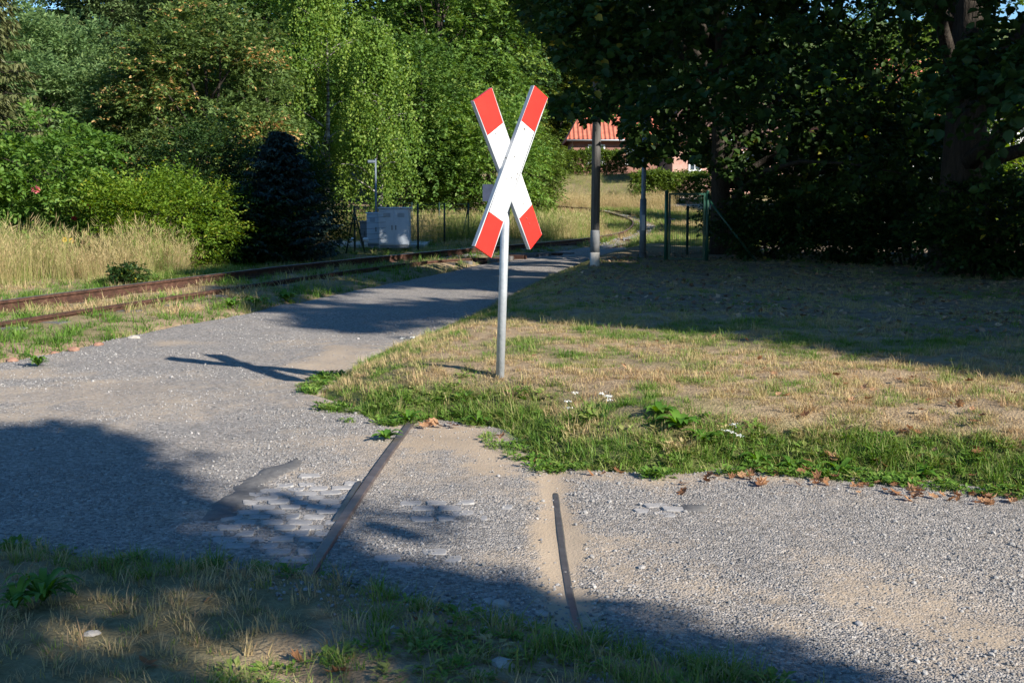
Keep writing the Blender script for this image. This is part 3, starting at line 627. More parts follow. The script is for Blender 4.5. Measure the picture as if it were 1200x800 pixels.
# left shrubs
sh = tree('rose_shrub', 'large leafy shrub with pink blossoms behind the tall dry grass', 'shrub', at(62, 24.5), 2.95, 1.45, .02, 60, .5, 1700, 10, .12, .5, 'leaf_shrub', group='garden shrubs', stems=4, trunk_r=.035, droop=.55, twig=.4, tone=.6)
tree('rose_shrub', 'smaller leafy shrub cut off by the left photo edge', 'shrub', at(-12, 26), 2.4, .95, .02, 36, .45, 900, 10, .12, .5, 'leaf_shrub', group='garden shrubs', stems=4, trunk_r=.03, droop=.5, twig=.4, tone=.5)
tree('bright_shrub', 'bright yellow-green shrub right of the pink-blossomed one', 'shrub', at(196, 23.6), 1.75, 1.15, .0, 60, .38, 2300, 10, .075, .5, 'leaf_bright', group='garden shrubs', stems=6, trunk_r=.02, droop=.05, twig=.42, tone=.62, aspect=1.15)
tree('dark_shrub', 'dark green upright shrub between bright shrub and dark spruce', 'shrub', at(225, 27), 2.9, 1.1, .05, 44, .45, 1500, 10, .09, .55, 'leaf_dark', group='garden shrubs', stems=5, trunk_r=.03, droop=0, tone=.4)
tree('dark_shrub', 'dark green bush crowding the left foot of the dark spruce', 'shrub', at(286, 25.4), 1.5, .75, .0, 34, .34, 1100, 10, .09, .55, 'leaf_dark', group='garden shrubs', stems=5, trunk_r=.02, tone=.35)
tree('dark_shrub', 'dark green bush behind the right side of the dark spruce', 'shrub', at(352, 28.5), 2.4, .7, .0, 34, .4, 1100, 10, .09, .55, 'leaf_dark', group='garden shrubs', stems=5, trunk_r=.02, tone=.35)
conifer('blue_spruce', 'small dark blue spruce standing in shade by the track', at(330, 26), 2.85, 1.3, 'needle_blue', tiers=22, per_tier=12, sag=.12, dens=130, hang=.3, needle=.1, wd=.42, upturn=.12, taper=.66)
tree('verge_bush', 'small dark round bush beyond the shiny far rail', 'shrub', P(147, 336, .05) + np.array([0, .3, 0]), .28, .24, .0, 14, .1, 240, 9, .05, .6, 'leaf_dark', stems=4, trunk_r=.008, twig=.12, tone=.5)

# right-hand trees over the lawn
both = lambda p: view_ok(p) & sun_ok(p)
RT = 'dark broad-leaved trees over the lawn'
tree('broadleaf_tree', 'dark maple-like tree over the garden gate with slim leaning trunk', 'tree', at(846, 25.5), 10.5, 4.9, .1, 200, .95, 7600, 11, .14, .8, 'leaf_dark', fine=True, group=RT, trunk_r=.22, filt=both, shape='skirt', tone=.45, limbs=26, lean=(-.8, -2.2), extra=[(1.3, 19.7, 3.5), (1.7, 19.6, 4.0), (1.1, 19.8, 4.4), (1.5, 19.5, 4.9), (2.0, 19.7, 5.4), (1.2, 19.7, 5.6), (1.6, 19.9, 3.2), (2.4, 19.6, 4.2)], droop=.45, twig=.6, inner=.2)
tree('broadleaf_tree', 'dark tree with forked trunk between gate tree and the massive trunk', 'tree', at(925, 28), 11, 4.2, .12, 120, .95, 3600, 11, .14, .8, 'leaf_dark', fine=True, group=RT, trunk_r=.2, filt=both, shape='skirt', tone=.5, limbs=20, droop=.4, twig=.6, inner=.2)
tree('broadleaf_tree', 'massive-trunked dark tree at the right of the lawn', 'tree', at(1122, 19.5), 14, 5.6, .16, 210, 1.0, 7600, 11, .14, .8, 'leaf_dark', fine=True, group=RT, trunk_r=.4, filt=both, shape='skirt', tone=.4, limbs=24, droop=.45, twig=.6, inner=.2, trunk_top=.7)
tree('bright_tree', 'sunlit yellow-green young tree behind the dark bushes right of the gate', 'tree', at(975, 40), 5.6, 1.9, .05, 60, .7, 2200, 11, .13, .55, 'leaf_bright', group=BG, tone=.55)
tree('bright_tree', 'sunlit green tree seen right of the massive trunk', 'tree', at(1182, 33), 5.2, 1.5, .03, 50, .6, 1900, 11, .12, .55, 'leaf_bright', group=BG, tone=.45)
tree('bright_tree', 'sunlit green tree high between gate tree and massive trunk', 'tree', at(1060, 46), 7.5, 2.0, .05, 60, .8, 2000, 11, .14, .55, 'leaf_mid', group=BG, tone=.6)
# understorey along the back of the lawn
US = 'dark undergrowth behind the lawn'
for k, (u, y, h, r, lab) in enumerate([(905, 23.5, 1.35, 1.0, 'dark bush right of the gate strut'), (985, 22.5, 1.15, 1.0, 'low dark bush left of the massive trunk, under a gap of light'), (1065, 21.5, 1.3, 1.05, 'dark bush against the left side of the massive trunk'),
                                     (1150, 18.6, 1.25, .9, 'dark bush in front of the massive trunk'), (1215, 19.5, 1.3, 1.1, 'dark bush at the right photo edge'),
                                     (870, 27, 1.7, .8, 'dark bush behind the gate at the foot of the gate tree'), (1010, 29, 2.3, 1.3, 'taller dark bush deep behind the low lawn bushes')]):
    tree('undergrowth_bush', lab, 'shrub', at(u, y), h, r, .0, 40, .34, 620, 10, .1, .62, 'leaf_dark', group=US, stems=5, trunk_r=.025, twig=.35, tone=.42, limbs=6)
# trees beside and behind the photographer whose shade falls into the picture
OF = 'tall trees beside the photographer'
off = lambda p: sun_ok(p + RNG.normal(size=p.shape) * .14) & ~inpoly(*proj(p), [(-60, -60), (1260, -60), (1260, 860), (-60, 860)])
for k, (x, y, h, r, zz, np_, lab) in enumerate([(14, .5, 13, 4.8, .18, 130, 'tall dark tree just outside the right edge by the road'), (14, 8.5, 17, 5.2, .12, 130, 'very tall dark tree outside the right edge beyond the road'),
    (13.5, 15.5, 18, 4.8, .12, 120, 'tallest dark tree outside the right edge behind the lawn'), (21, 3, 19, 6, .12, 120, 'wide tall tree furthest to the right of the photographer'), (21, 12, 20, 5.5, .1, 110, 'tall tree in the second row far outside the right edge'),
    (8.6, -3.6, 9.5, 3.9, .22, 150, 'leafy tree right beside and behind the photographer'), (13, -7.5, 12, 4.5, .2, 110, 'smaller leafy tree behind the photographer')]):
    tree('shade_tree', lab, 'tree', (x, y, zg(x, y)), h, r, zz, np_, 1.25, 5600 if y < 1 else 2300, 9, .23 if y < 1 else .36, .75, 'leaf_caster', group=OF, trunk_r=.24, filt=off, limbs=8, inner=.15, shape='round')

# ------------------------------------------------------------------ crossing sign
BASE = P(586, 441, .2)
for k in range(12): BASE = .5 * BASE + .5 * P(586, 441, zg(BASE[0], BASE[1]))
BASE[2] = zg(BASE[0], BASE[1])
yb = BASE[1]
top = PY(595, 166, yb)
sign = empty('crossing_sign', BASE, 'red and white railway crossing cross on a grey steel post', 'road sign')
axis_d = (top - BASE) / np.linalg.norm(top - BASE)
MB().tube([BASE - axis_d * .2, top], .0305, 20).build('post', M['galvanised'], sign, True)
MB().tube([top, top + axis_d * .012], [.0315, .028], 20).build('post_cap', M['grey_sheet'], sign, True)
yaw = math.radians(38); nrm = np.array([math.sin(yaw), -math.cos(yaw), 0.0])
def on_plane(u, v, off):
    d = ray(u, v); o = np.array([0, 0, EYE]); c = np.array([PY(598, 205, yb)[0], yb, 0]) + nrm * off
    return o + d * (((c - o) @ nrm) / (d @ nrm))
def board(px, r1, r2, front):
    # px = corner quad tl,tr,br,bl ; r1, r2 = lines (left,right) where red ends
    TH = .028
    q = [on_plane(u, v, front) for u, v in px]; a = [on_plane(u, v, front) for u, v in r1]; b = [on_plane(u, v, front) for u, v in r2]
    o = MB().prism([a[0], a[1], b[1], b[0]], -nrm * TH).build('board', M['white_paint'], sign)
    for quad in ([q[0], q[1], a[1], a[0]], [b[0], b[1], q[2], q[3]]):
        MB().prism([p + nrm * .0012 for p in quad], -nrm * (TH + .0024 - .002)).build('red_panel', M['red_paint'], o)
    # back channel / edge profile
    L0, L1 = q[0], q[3]; R0, R1 = q[1], q[2]
    for A, B in ((L0, L1), (R0, R1)):
        e = (B - A) / np.linalg.norm(B - A); ctr = (q[0] + q[2]) / 2; inn = np.cross(nrm, e); inn = inn if inn @ (ctr - A) > 0 else -inn
        pl = [A - inn * .004, B - inn * .004, B + inn * .004, A + inn * .004]
        MB().prism([p - nrm * .002 for p in pl], -nrm * .036).build('edge_strip', M['grey_sheet'], o)
    return o
B2 = board([(555.7, 118.3), (576.3, 103.2), (634.9, 274.8), (621.7, 292.1)], [(571.6, 158.8), (589.5, 144.2)], [(608.8, 255.6), (623.3, 239.9)], .075)
B1 = board([(626.6, 100.5), (641.8, 114.8), (575.8, 301.8), (557, 288.6)], [(611, 141.7), (625.8, 154.6)], [(573.6, 248.1), (589.5, 259.7)], .115)
for (u, v) in [(593, 185), (603, 184), (593, 209), (599, 208), (605, 210), (606.5, 204), (614, 150.5), (615, 152)]:
    c = on_plane(u, v, .115)
    MB().tube([c - nrm * .004, c + nrm * .004], .0055, 8).build('screw', M['dark_screw'], sign, True)
for (u, v) in [(581, 157), (613, 239), (617, 256), (620, 262)]:
    c = on_plane(u, v, .077)
    MB().tube([c - nrm * .004, c + nrm * .004], .0045, 8).build('screw', M['dark_screw'], sign, True)
for zz in (.12, -.12):
    c = on_plane(597, 200, 0.0); c[2] += zz
    MB().tube([c + np.array([0, 0, -.02]), c + np.array([0, 0, .02])], .046, 14).build('clamp', M['grey_sheet'], sign, True)
    s_ = np.cross(nrm, [0, 0, 1]); b = c + nrm * .055
    MB().prism([b + s_ * .09 + np.array([0, 0, -.02]), b - s_ * .09 + np.array([0, 0, -.02]), b - s_ * .09 + np.array([0, 0, .02]), b + s_ * .09 + np.array([0, 0, .02])], -nrm * .02).build('bracket', M['grey_sheet'], sign)

# ------------------------------------------------------------------ railway
RAILP = [(-.055, -.14), (.055, -.14), (.055, -.128), (.012, -.115), (.009, -.045), (.03, -.036), (.031, -.004), (.024, 0), (-.024, 0), (-.031, -.004), (-.03, -.036), (-.009, -.045), (-.012, -.115), (-.055, -.128)]
tr0 = track_c[60].copy(); tr0[2] = 0
track = empty('railway_track', tr0, 'rusty narrow-gauge railway track running past the wood and curving away', 'railway track')
def to_ground(path, off):
    z = ground_h(path[:, 0], path[:, 1]); p = path.copy()
    p[:, 2] = np.convolve(np.pad(z, 6, 'edge'), np.ones(13) / 13, 'valid') + off; return p
fr_p = to_ground(far_rail, .145); nr_p = to_ground(near_rail, .07)
r1 = MB().sweep(RAILP, fr_p).build('rail', M['rust'], track); tag(r1, 'far rail with polished shiny head')
MB().sweep([(-.024, .0), (.024, .0), (.022, .0035), (-.022, .0035)], fr_p).build('rail_head', M['steel'], r1)
r2 = MB().sweep(RAILP, nr_p).build('rail', M['rust'], track); tag(r2, 'near rail, rust brown all over')
dist = np.r_[0, np.cumsum(np.linalg.norm(np.diff(track_c, axis=0), axis=1))]
for k, s in enumerate(np.arange(1, 46, .72)):
    p = np.array([np.interp(s, dist, track_c[:, j]) for j in range(3)]); t = np.array([np.interp(s, dist, tg[:, j]) for j in range(3)]); t /= np.linalg.norm(t); sd = np.array([t[1], -t[0], 0])
    p[2] = zg(p[0], p[1]) - .005
    MB().prism([p - sd * .82 - t * .1, p + sd * .82 - t * .1, p + sd * .82 + t * .1, p - sd * .82 + t * .1], (0, 0, -.1)).build('sleeper', M['wood_pole'] if k % 3 else M['rust'], track)
    for q, rp in ((fr_p, far_rail), (nr_p, near_rail)):
        b = np.array([np.interp(s, dist, q[:, j]) for j in range(3)])
        for sg in (-1, 1):
            c = b + sd * sg * .055; MB().box(tuple(c + np.array([-.025, -.025, -.15])), tuple(c + np.array([.025, .025, -.108]))).build('rail_clip', M['rust'], track)

# old rails let into the road
def rail_in_road(name, px, label, wd, proud, m, flange):
    pts = np.array([P(u, v, .0) for u, v in px]); pts = smooth_path(pts, 40, 6); pts[:, 2] = road_h(pts[:, 0], pts[:, 1]); pts[:, 2] = np.convolve(np.pad(pts[:, 2], 4, 'edge'), np.ones(9) / 9, 'valid') + proud
    pts[:, 2] = proud - .016 * (1 - ss(0, 3, np.arange(len(pts))))
    o = MB().sweep([(-wd / 2, -.08), (wd / 2, -.08), (wd / 2, -.006), (wd / 2 - .008, 0), (-wd / 2 + .008, 0), (-wd / 2, -.006)], pts).build(name, m, None, False, 0, pts[20])
    tag(o, label, 'rail')
    if flange:
        pf = pts.copy(); t = unit(np.gradient(pts, axis=0)); pf[:, 0] += t[:, 1] * flange; pf[:, 1] -= t[:, 0] * flange
        f = MB().sweep([(-.013, -.06), (.013, -.06), (.013, -.004), (-.013, -.004)], pf).build('guard_edge', M['old_steel'], o); f.location = -Vector(o.location) + Vector((0, 0, 0)) if False else f.location
    return o
rail_in_road('embedded_rail', [(490, 484), (485, 491), (447, 543), (411, 596), (385, 637), (364, 668), (350, 692)], 'brown old rail crossing the gravel beside the worn paving', .056, .014, M['old_steel'], None)
rail_in_road('embedded_rail', [(650, 568), (651, 578), (655, 610), (660, 650), (669, 702), (680, 742)], 'dark rail half buried in a sandy groove of the road', .04, -.009, M['dark_steel'], None)
# guard strip left of the brown rail
pts = np.array([P(u, v, 0) for u, v in [(421, 566), (407, 588), (393, 612)]]); pts[:, 2] = [float(road_h(np.array([p[0]]), np.array([p[1]]))[0]) + .012 for p in pts]
tag(MB().sweep([(-.012, -.05), (.012, -.05), (.012, 0), (-.012, 0)], smooth_path(pts, 12, 1)).build('guard_bar', M['dark_steel'], None, False, 0, pts[1]), 'thin dark bar lying against the brown old rail', 'bar')

# paving stones left in the road
def pave(poly_px, ang, sw, sl, drop, seed, zoff=.0):
    rg = np.random.default_rng(seed); poly = wpoly(poly_px); c = np.mean(poly, 0); ca, sa = math.cos(ang), math.sin(ang)
    for i in range(-24, 25):
        for j in range(-24, 25):
            x = (i + .5 * (j % 2)) * (sl + .008); y = j * (sw + .008); X = c[0] + x * ca - y * sa; Y = c[1] + x * sa + y * ca
            if not inpoly(np.array([X]), np.array([Y]), poly)[0]: continue
            if rg.random() < drop: continue
            z = float(road_h(np.array([X]), np.array([Y]))[0])
            a = ang + rg.normal() * .06; hx = sl / 2 * rg.uniform(.82, 1.02); hy = sw / 2 * rg.uniform(.82, 1.02); co, si = math.cos(a), math.sin(a)
            ring = []; 
            for (px, py) in ((-1, -.7), (-.75, -1), (.75, -1), (1, -.7), (1, .7), (.75, 1), (-.75, 1), (-1, .7)):
                px *= hx * rg.uniform(.86, 1.08); py *= hy * rg.uniform(.86, 1.08); ring.append((px * co - py * si, px * si + py * co))
            tz = rg.normal() * .003; mb = MB(); mb.v = [(a_, b_, -.04) for a_, b_ in ring] + [(a_, b_, -.0025) for a_, b_ in ring] + [(a_ * .95, b_ * .95, .0 + tz * a_ / hx) for a_, b_ in ring]
            mb.f = [tuple(range(16, 24))] + [(k + o, (k + 1) % 8 + o, (k + 1) % 8 + o + 8, k + o + 8) for k in range(8) for o in (0, 8)]
            ob = mb.build('paving_stone', M['paver'], None); ob.parent = road; ob.location = (X, Y, z + zoff + rg.normal() * .0022)
PAVE_Z = .0035
pave([(285, 585), (345, 556), (418, 563), (395, 625), (366, 662), (300, 650), (235, 640)], .12, .085, .115, .1, 1, PAVE_Z)
pave([(452, 590), (520, 583), (592, 585), (600, 606), (470, 612)], .05, .085, .12, .3, 2, .0015)
pave([(715, 594), (765, 590), (800, 601), (750, 612)], .05, .085, .13, .4, 3, .001)
pave([(430, 640), (520, 645), (545, 668), (470, 668)], .05, .085, .12, .45, 4, .003)
# bitumen patch and cover strip
def patch(name, px, label, m, off):
    poly = wpoly(px); a = np.array(poly); x0, y0 = a.min(0) - .05; x1, y1 = a.max(0) + .05
    X, Y = np.meshgrid(np.arange(x0, x1, .035), np.arange(y0, y1, .035)); i = np.arange(X.size).reshape(X.shape); x, y = X.ravel(), Y.ravel()
    sd = sdpoly(x, y, poly) + (fbm(x, y, 9, 3, 8) - .5) * .16
    V = np.stack([x, y, road_h(x, y) + off - .03 * ss(-.03, .03, sd)], 1); F = np.stack([i[:-1, :-1], i[:-1, 1:], i[1:, 1:], i[1:, :-1]], -1).reshape(-1, 4)
    k = sd < .05; F = F[k[F].all(1)]
    o = mesh_np(name, V, F, m, None, None, True); md = o.modifiers.new('thickness', 'SOLIDIFY'); md.thickness = .02; md.offset = -1; tag(o, label, kind='structure'); return o
patch('bitumen_patch', [(230, 612), (262, 582), (300, 552), (345, 540), (352, 548), (318, 566), (285, 590), (262, 618)], 'dark bitumen strip beside the worn paving stones', M['asphalt'], .008)
patch('bitumen_patch', [(796, 594), (815, 592), (832, 596), (828, 601), (800, 601)], 'small dark patch in the gravel right of the sandy groove', M['asphalt'], .008)

# ------------------------------------------------------------------ poles, gate, fence, cabinets
b = P(697, 312, .24); b[2] = zg(b[0], b[1]); o = empty('utility_pole', b, 'dark wooden utility pole with grey sleeved foot at the lawn corner', 'pole')
MB().tube([b + np.array([0, 0, .55]), b + np.array([.02, 0, 4]), b + np.array([.04, 0, 8.2])], [.079, .074, .06], 16).build('shaft', M['wood_pole'], o, True)
MB().tube([b - np.array([0, 0, .2]), b + np.array([0, 0, .25])], .088, 16).build('footing', M['concrete'], o, True)
MB().tube([b + np.array([0, 0, .25]), b + np.array([0, 0, .62]), b + np.array([0, 0, .64])], [.084, .084, .079], 16).build('sleeve', M['sleeve'], o, True)
MB().tube([b + np.array([-.5, 0, 7.6]), b + np.array([.58, 0, 7.6])], .035, 8).build('crossarm', M['wood_pole'], o)
for sx in (-.42, .5): MB().tube([b + np.array([sx, 0, 7.63]), b + np.array([sx, 0, 7.7]), b + np.array([sx, 0, 7.76])], [.03, .045, .02], 10).build('insulator', M['frame_white'], o, True)
b = P(753, 303, .24); b[2] = zg(b[0], b[1]); o = empty('lamp_post', b, 'slim grey steel lamp post between wooden pole and gate', 'lamp post')
MB().tube([b - np.array([0, 0, .2]), b + np.array([0, 0, .12])], .075, 14).build('base_collar', M['dark_screw'], o, True)
MB().tube([b + np.array([0, 0, .1]), b + np.array([0, 0, 1.15])], .066, 16).build('lower_shaft', M['mast'], o, True)
MB().tube([b + np.array([0, 0, 1.13]), b + np.array([0, 0, 1.2]), b + np.array([.02, 0, 4.6])], [.066, .046, .038], 16).build('upper_shaft', M['mast'], o, True)
MB().box(tuple(b + np.array([-.035, -.07, .55])), tuple(b + np.array([.035, -.06, .85]))).build('service_door', M['grey_sheet'], o)
MB().tube([b + np.array([.02, 0, 4.6]), b + np.array([.02, 0, 4.68]), b + np.array([.02, 0, 4.95]), b + np.array([.02, 0, 5.05])], [.05, .12, .16, .03], 14).build('lamp_head', M['frame_white'], o, True)

b = P(804, 305, .24); b[2] = zg(b[0], b[1]); o = empty('garden_gate', b, 'narrow dark green metal gate with slanted strut at the back of the lawn', 'gate')
D = b[1]; ppm = FPX / D; hx = 21.5 / ppm; hh = 79 / ppm
for sx in (-1, 1):
    MB().tube([b + np.array([sx * (hx + .04), 0, -.2]), b + np.array([sx * (hx + .04), 0, hh + .03])], .036, 12).build('post', M['green_metal'], o, True)
    MB().tube([b + np.array([sx * (hx + .04), 0, hh + .03]), b + np.array([sx * (hx + .04), 0, hh + .055])], [.04, .02], 12).build('post_cap', M['green_metal'], o, True)
    MB().box(tuple(b + np.array([sx * (hx - .02) - .018, -.02, .03])), tuple(b + np.array([sx * (hx - .02) + .018, .02, hh]))).build('frame_stile', M['green_metal'], o)
for zz in (.045, hh - .018): MB().box(tuple(b + np.array([-hx + .04, -.019, zz - .018])), tuple(b + np.array([hx - .04, .019, zz + .018]))).build('frame_rail', M['green_metal'], o)
for k in range(17):
    x = -hx + .05 + (2 * hx - .1) * k / 16; MB().tube([b + np.array([x, .0, .05]), b + np.array([x, .0, hh - .02])], .0028, 5).build('wire', M['green_metal'], o)
for k in range(5):
    z = .15 + (hh - .25) * k / 4; MB().tube([b + np.array([-hx + .03, .008, z]), b + np.array([hx - .03, .008, z])], .0032, 5).build('wire', M['green_metal'], o)
MB().box(tuple(b + np.array([-hx - .01, -.06, hh * .55])), tuple(b + np.array([-hx + .05, -.02, hh * .55 + .14]))).build('lock_box', M['dark_screw'], o)
MB().tube([b + np.array([-hx + .02, -.07, hh * .62]), b + np.array([-hx + .12, -.07, hh * .62])], .01, 8).build('handle', M['galvanised'], o)
q0 = b + np.array([hx + .06, 0, hh * .9]); q1 = PY(888, 309, D - .1); q1[2] = zg(q1[0], q1[1]) - .05
MB().tube([q0, q1], .024, 10).build('strut', M['green_metal'], o, True)
pb = PY(805, 300, D + 2.4); pb[2] = zg(pb[0], pb[1])
p_ = MB().tube([pb - np.array([0, 0, .1]), pb + np.array([0, 0, 1.05])], .03, 10).build('short_post', M['fence_metal'], None, True, 0, pb); tag(p_, 'thin dark post seen through the green gate', 'post')

# fenced signal cabinets
fb = P(455, 292, .03); fence = empty('wire_fence', (fb[0], fb[1], 0), 'dark post-and-wire fence around the grey cabinets', 'fence')
posts = {}
for nm, (u, vb, vt) in {'a': (376, 291, 241), 'b': (416, 297, 241), 'c': (455, 294, 240), 'd': (490, 293, 239), 'e': (521, 287, 238), 'f': (549, 284, 238), 'g': (515, 282, 237), 'h': (483, 281, 237), 'i': (390, 283, 238), 'j': (535, 290, 239)}.items():
    p = P(u, vb, .05); z = zg(p[0], p[1]); p[2] = z; h = PY(u, vt, p[1])[2] - z; posts[nm] = (p, h)
    if nm == 'j': continue
    MB().tube([p - np.array([0, 0, .15]), p + np.array([0, 0, h])], .026, 8).build('post', M['fence_metal'], fence, True)
for nm, ends in {'b': [(405, 297), (428, 296)], 'f': [(540, 284)]}.items():
    p, h = posts[nm]
    for u, v in ends:
        e = P(u, v, .05); e[2] = zg(e[0], e[1]) - .04; MB().tube([p + np.array([0, 0, h * .9]), e], .02, 8).build('strut', M['fence_metal'], fence, True)
for a_, b_ in (('a', 'b'), ('b', 'c'), ('c', 'd'), ('d', 'e'), ('e', 'f'), ('f', 'g'), ('g', 'h'), ('h', 'i'), ('i', 'a')):
    (p, h), (q, g) = posts[a_], posts[b_]
    for k in range(9):
        t = .06 + .115 * k; MB().tube([p + np.array([0, 0, h * t]), (p + q) / 2 + np.array([0, 0, (h + g) / 2 * t - .015]), q + np.array([0, 0, g * t])], .0035, 4).build('wire', M['fence_metal'], fence)
# concrete pad
pad = P(425, 287, .05); x0 = P(374, 288, .05)[0]; x1 = P(500, 288, .05)[0]
slab = MB().box((x0, pad[1] - 1.6, -.1), (x1, pad[1] + 2.2, zg(pad[0], pad[1]) + .09)).build('concrete_slab', M['concrete'], None, False, .01); tag(slab, 'pale concrete slab under the fenced grey cabinets', 'slab')
SZ = zg(pad[0], pad[1]) + .09
def cabinet(name, label, u0, u1, vt, y, depth, m, doors):
    a = PY(u0, 290, y); c = PY(u1, 290, y); zt = PY((u0 + u1) / 2, vt, y)[2]; o = empty(name, ((a[0] + c[0]) / 2, y, SZ), label, 'cabinet', 'grey cabinets by the track')
    MB().box((a[0] + .02, y + .02, SZ), (c[0] - .02, y + depth - .02, SZ + .07)).build('plinth', M['cabinet_seam'], o)
    MB().box((a[0], y, SZ + .07), (c[0], y + depth, zt - .035)).build('body', m, o, False, .006)
    MB().box((a[0] - .025, y - .03, zt - .035), (c[0] + .025, y + depth + .03, zt)).build('roof', m, o, False, .008)
    w = (c[0] - a[0] - .04) / doors
    for k in range(doors):
        xa = a[0] + .02 + k * w; d = MB().box((xa + .006, y - .012, SZ + .09), (xa + w - .006, y - .0005, zt - .05)).build('door', m, o, False, .003)
        MB().box((xa + (w - .06 if k == 0 else .04), y - .03, (SZ + zt) / 2 - .06), (xa + (w - .04 if k == 0 else .06), y - .013, (SZ + zt) / 2 + .06)).build('handle', M['dark_screw'], d)
        for q in range(5): MB().box((xa + w * .25, y - .016, zt - .16 - q * .022), (xa + w * .75, y - .0125, zt - .15 - q * .022)).build('vent_slot', M['cabinet_seam'], d)
yc = P(462, 291, .12)[1]
cabinet('signal_cabinet', 'largest grey sheet-metal cabinet inside the wire fence', 444.5, 479.5, 243, yc, .6, M['cabinet'], 2)
cabinet('signal_cabinet', 'narrower grey cabinet just left of the largest one', 430, 444, 249, yc + 1.0, .5, M['cabinet'], 1)
cabinet('meter_box', 'smallest grey box with pale front left of the cabinets', 422, 430.5, 259, yc + 1.2, .35, M['sleeve'], 1)
for u, lab in ((413, 'small white pedestal left of its twin in front of the cabinets'), (429, 'small white pedestal nearest the cabinets')):
    p = P(u, 289, .12); p[2] = SZ - .02
    o = empty('white_pedestal', p, lab, 'pedestal', 'white pedestals by the cabinets')
    MB().tube([p, p + np.array([0, 0, .16])], .05, 10).build('stem', M['render_white'], o, True); MB().tube([p + np.array([0, 0, .16]), p + np.array([0, 0, .22]), p + np.array([0, 0, .25])], [.085, .085, .05], 12).build('cap', M['render_white'], o, True)
p = P(441, 289, .12); p[1] += .55; p = np.array([PY(441, 289, p[1])[0], p[1], SZ - .02]); h = PY(441, 186, p[1])[2]
o = empty('signal_mast', p, 'thin grey mast with small head rising above the cabinets', 'mast')
MB().tube([p, np.array([p[0] + .01, p[1], h])], [.035, .024], 10).build('shaft', M['mast'], o, True)
MB().box((p[0] - .2, p[1] - .08, h - .12), (p[0] - .01, p[1] + .08, h - .04)).build('lamp_head', M['mast'], o, False, .015)
# back of a sign behind the cross
p = PY(572, 285, 36); z = zg(p[0], p[1]); zt = PY(572, 216, 36)[2]; zb = PY(572, 236, 36)[2]
o = empty('small_sign', (p[0], 36, z), 'dark back of a small line-side sign half hidden by the crossing sign', 'sign')
MB().tube([np.array([p[0], 36.03, z - .1]), np.array([p[0], 36.03, zt])], .025, 8).build('post', M['mast'], o, True)
MB().box((p[0] - .16, 35.98, zb), (p[0] + .16, 36.0, zt)).build('panel', M['sign_back'], o)
p = Pg(657, 273, .03); z = zg(p[0], p[1]); zt = PY(657, 254, p[1])[2]
o = empty('marker_post', (p[0], p[1], z), 'short white line-side marker post left of the track curve', 'post')
MB().box((p[0] - .045, p[1] - .03, z - .1), (p[0] + .045, p[1] + .03, zt - .06)).build('shaft', M['render_white'], o, False, .01)
MB().box((p[0] - .055, p[1] - .035, zt - .06), (p[0] + .055, p[1] + .035, zt)).build('cap', M['render_white'], o, False, .015)

# ------------------------------------------------------------------ houses and hedges
def house(name, label, x0, x1, y0, y1, zb, eave, ridge, wall, wins, roof='roof', over=.4, hip=1.0, chim=None):
    o = empty(name, ((x0 + x1) / 2, (y0 + y1) / 2, zb), label, 'house')
    MB().box((x0, y0, zb - .6), (x1, y1, eave)).build('wall', M[wall], o)
    ym = (y0 + y1) / 2; mb = MB(); n = 0
    A = [(x0 - over, y0 - over, eave - .12), (x1 + over, y0 - over, eave - .12), (x1 + over, y1 + over, eave - .12), (x0 - over, y1 + over, eave - .12), (x0 + hip, ym, ridge), (x1 - hip, ym, ridge)]
    mb.v = A + [(a, b_, c + .14) for a, b_, c in A]
    for of in (0, 6): mb.f += [(of, of + 1, of + 5, of + 4), (of + 2, of + 3, of + 4, of + 5), (of + 1, of + 2, of + 5), (of + 3, of, of + 4)]
    mb.f += [(0, 1, 7, 6), (1, 2, 8, 7), (2, 3, 9, 8), (3, 0, 6, 9)]
    r = mb.build('roof', M[roof], o)
    MB().tube([(x0 - over, y0 - over - .06, eave - .1), (x1 + over, y0 - over - .06, eave - .1)], .06, 8).build('gutter', M['grey_sheet'], r, True)
    if chim: MB().box((chim - .3, ym - .3, ridge - .6), (chim + .3, ym + .3, ridge + .8)).build('chimney', M['dark_brick'], r)
    for (a, b_, c, d) in wins:
        w = MB().box((a, y0 - .05, c), (b_, y0 + .02, d)).build('window', M['frame_white'], o)
        MB().box((a + .1, y0 - .062, c + .1), ((a + b_) / 2 - .03, y0 - .055, d - .1)).build('pane', M['glass'], w); MB().box(((a + b_) / 2 + .03, y0 - .062, c + .1), (b_ - .1, y0 - .055, d - .1)).build('pane', M['glass'], w)
        MB().box((a - .1, y0 - .14, c - .09), (b_ + .1, y0 + .01, c - .003)).build('sill', M['frame_white'], w)
    return o
h1 = house('red_roofed_house', 'low brick house with red tiled roof above the far hedge', PY(664, 170, 78)[0] + .4, PY(775, 170, 78)[0], 78, 85, 2.7, PY(690, 163, 78)[2], PY(690, 122, 80)[2], 'dark_brick',
           [(4.9, 6.0, 3.5, 4.7), (7.4, 8.6, 3.5, 4.7)], chim=8.0)
w0 = PY(788, 200, 66)[0]
house('pink_house', 'pinkish brick house with white windows seen under the dark canopy', w0, w0 + 6.5, 66, 73, 2.0, 4.5, 6.6, 'brick_wall', roof='roof_brown', wins=[(PY(807, 190, 66)[0], PY(822, 190, 66)[0], 2.75, 3.8), (PY(846, 190, 66)[0], PY(861, 190, 66)[0], 2.75, 3.8), (12.6, 13.4, 2.75, 3.8)])
house('white_house', 'white rendered house with red roof glimpsed through the right-hand trees', 15.0, 25, 50, 59, .8, 4.6, 7.4, 'render_white', [(16, 17.2, 2, 3.4), (18.4, 19.6, 2, 3.4), (20.8, 22, 2, 3.4), (23, 24.2, 2, 3.4)], chim=20)
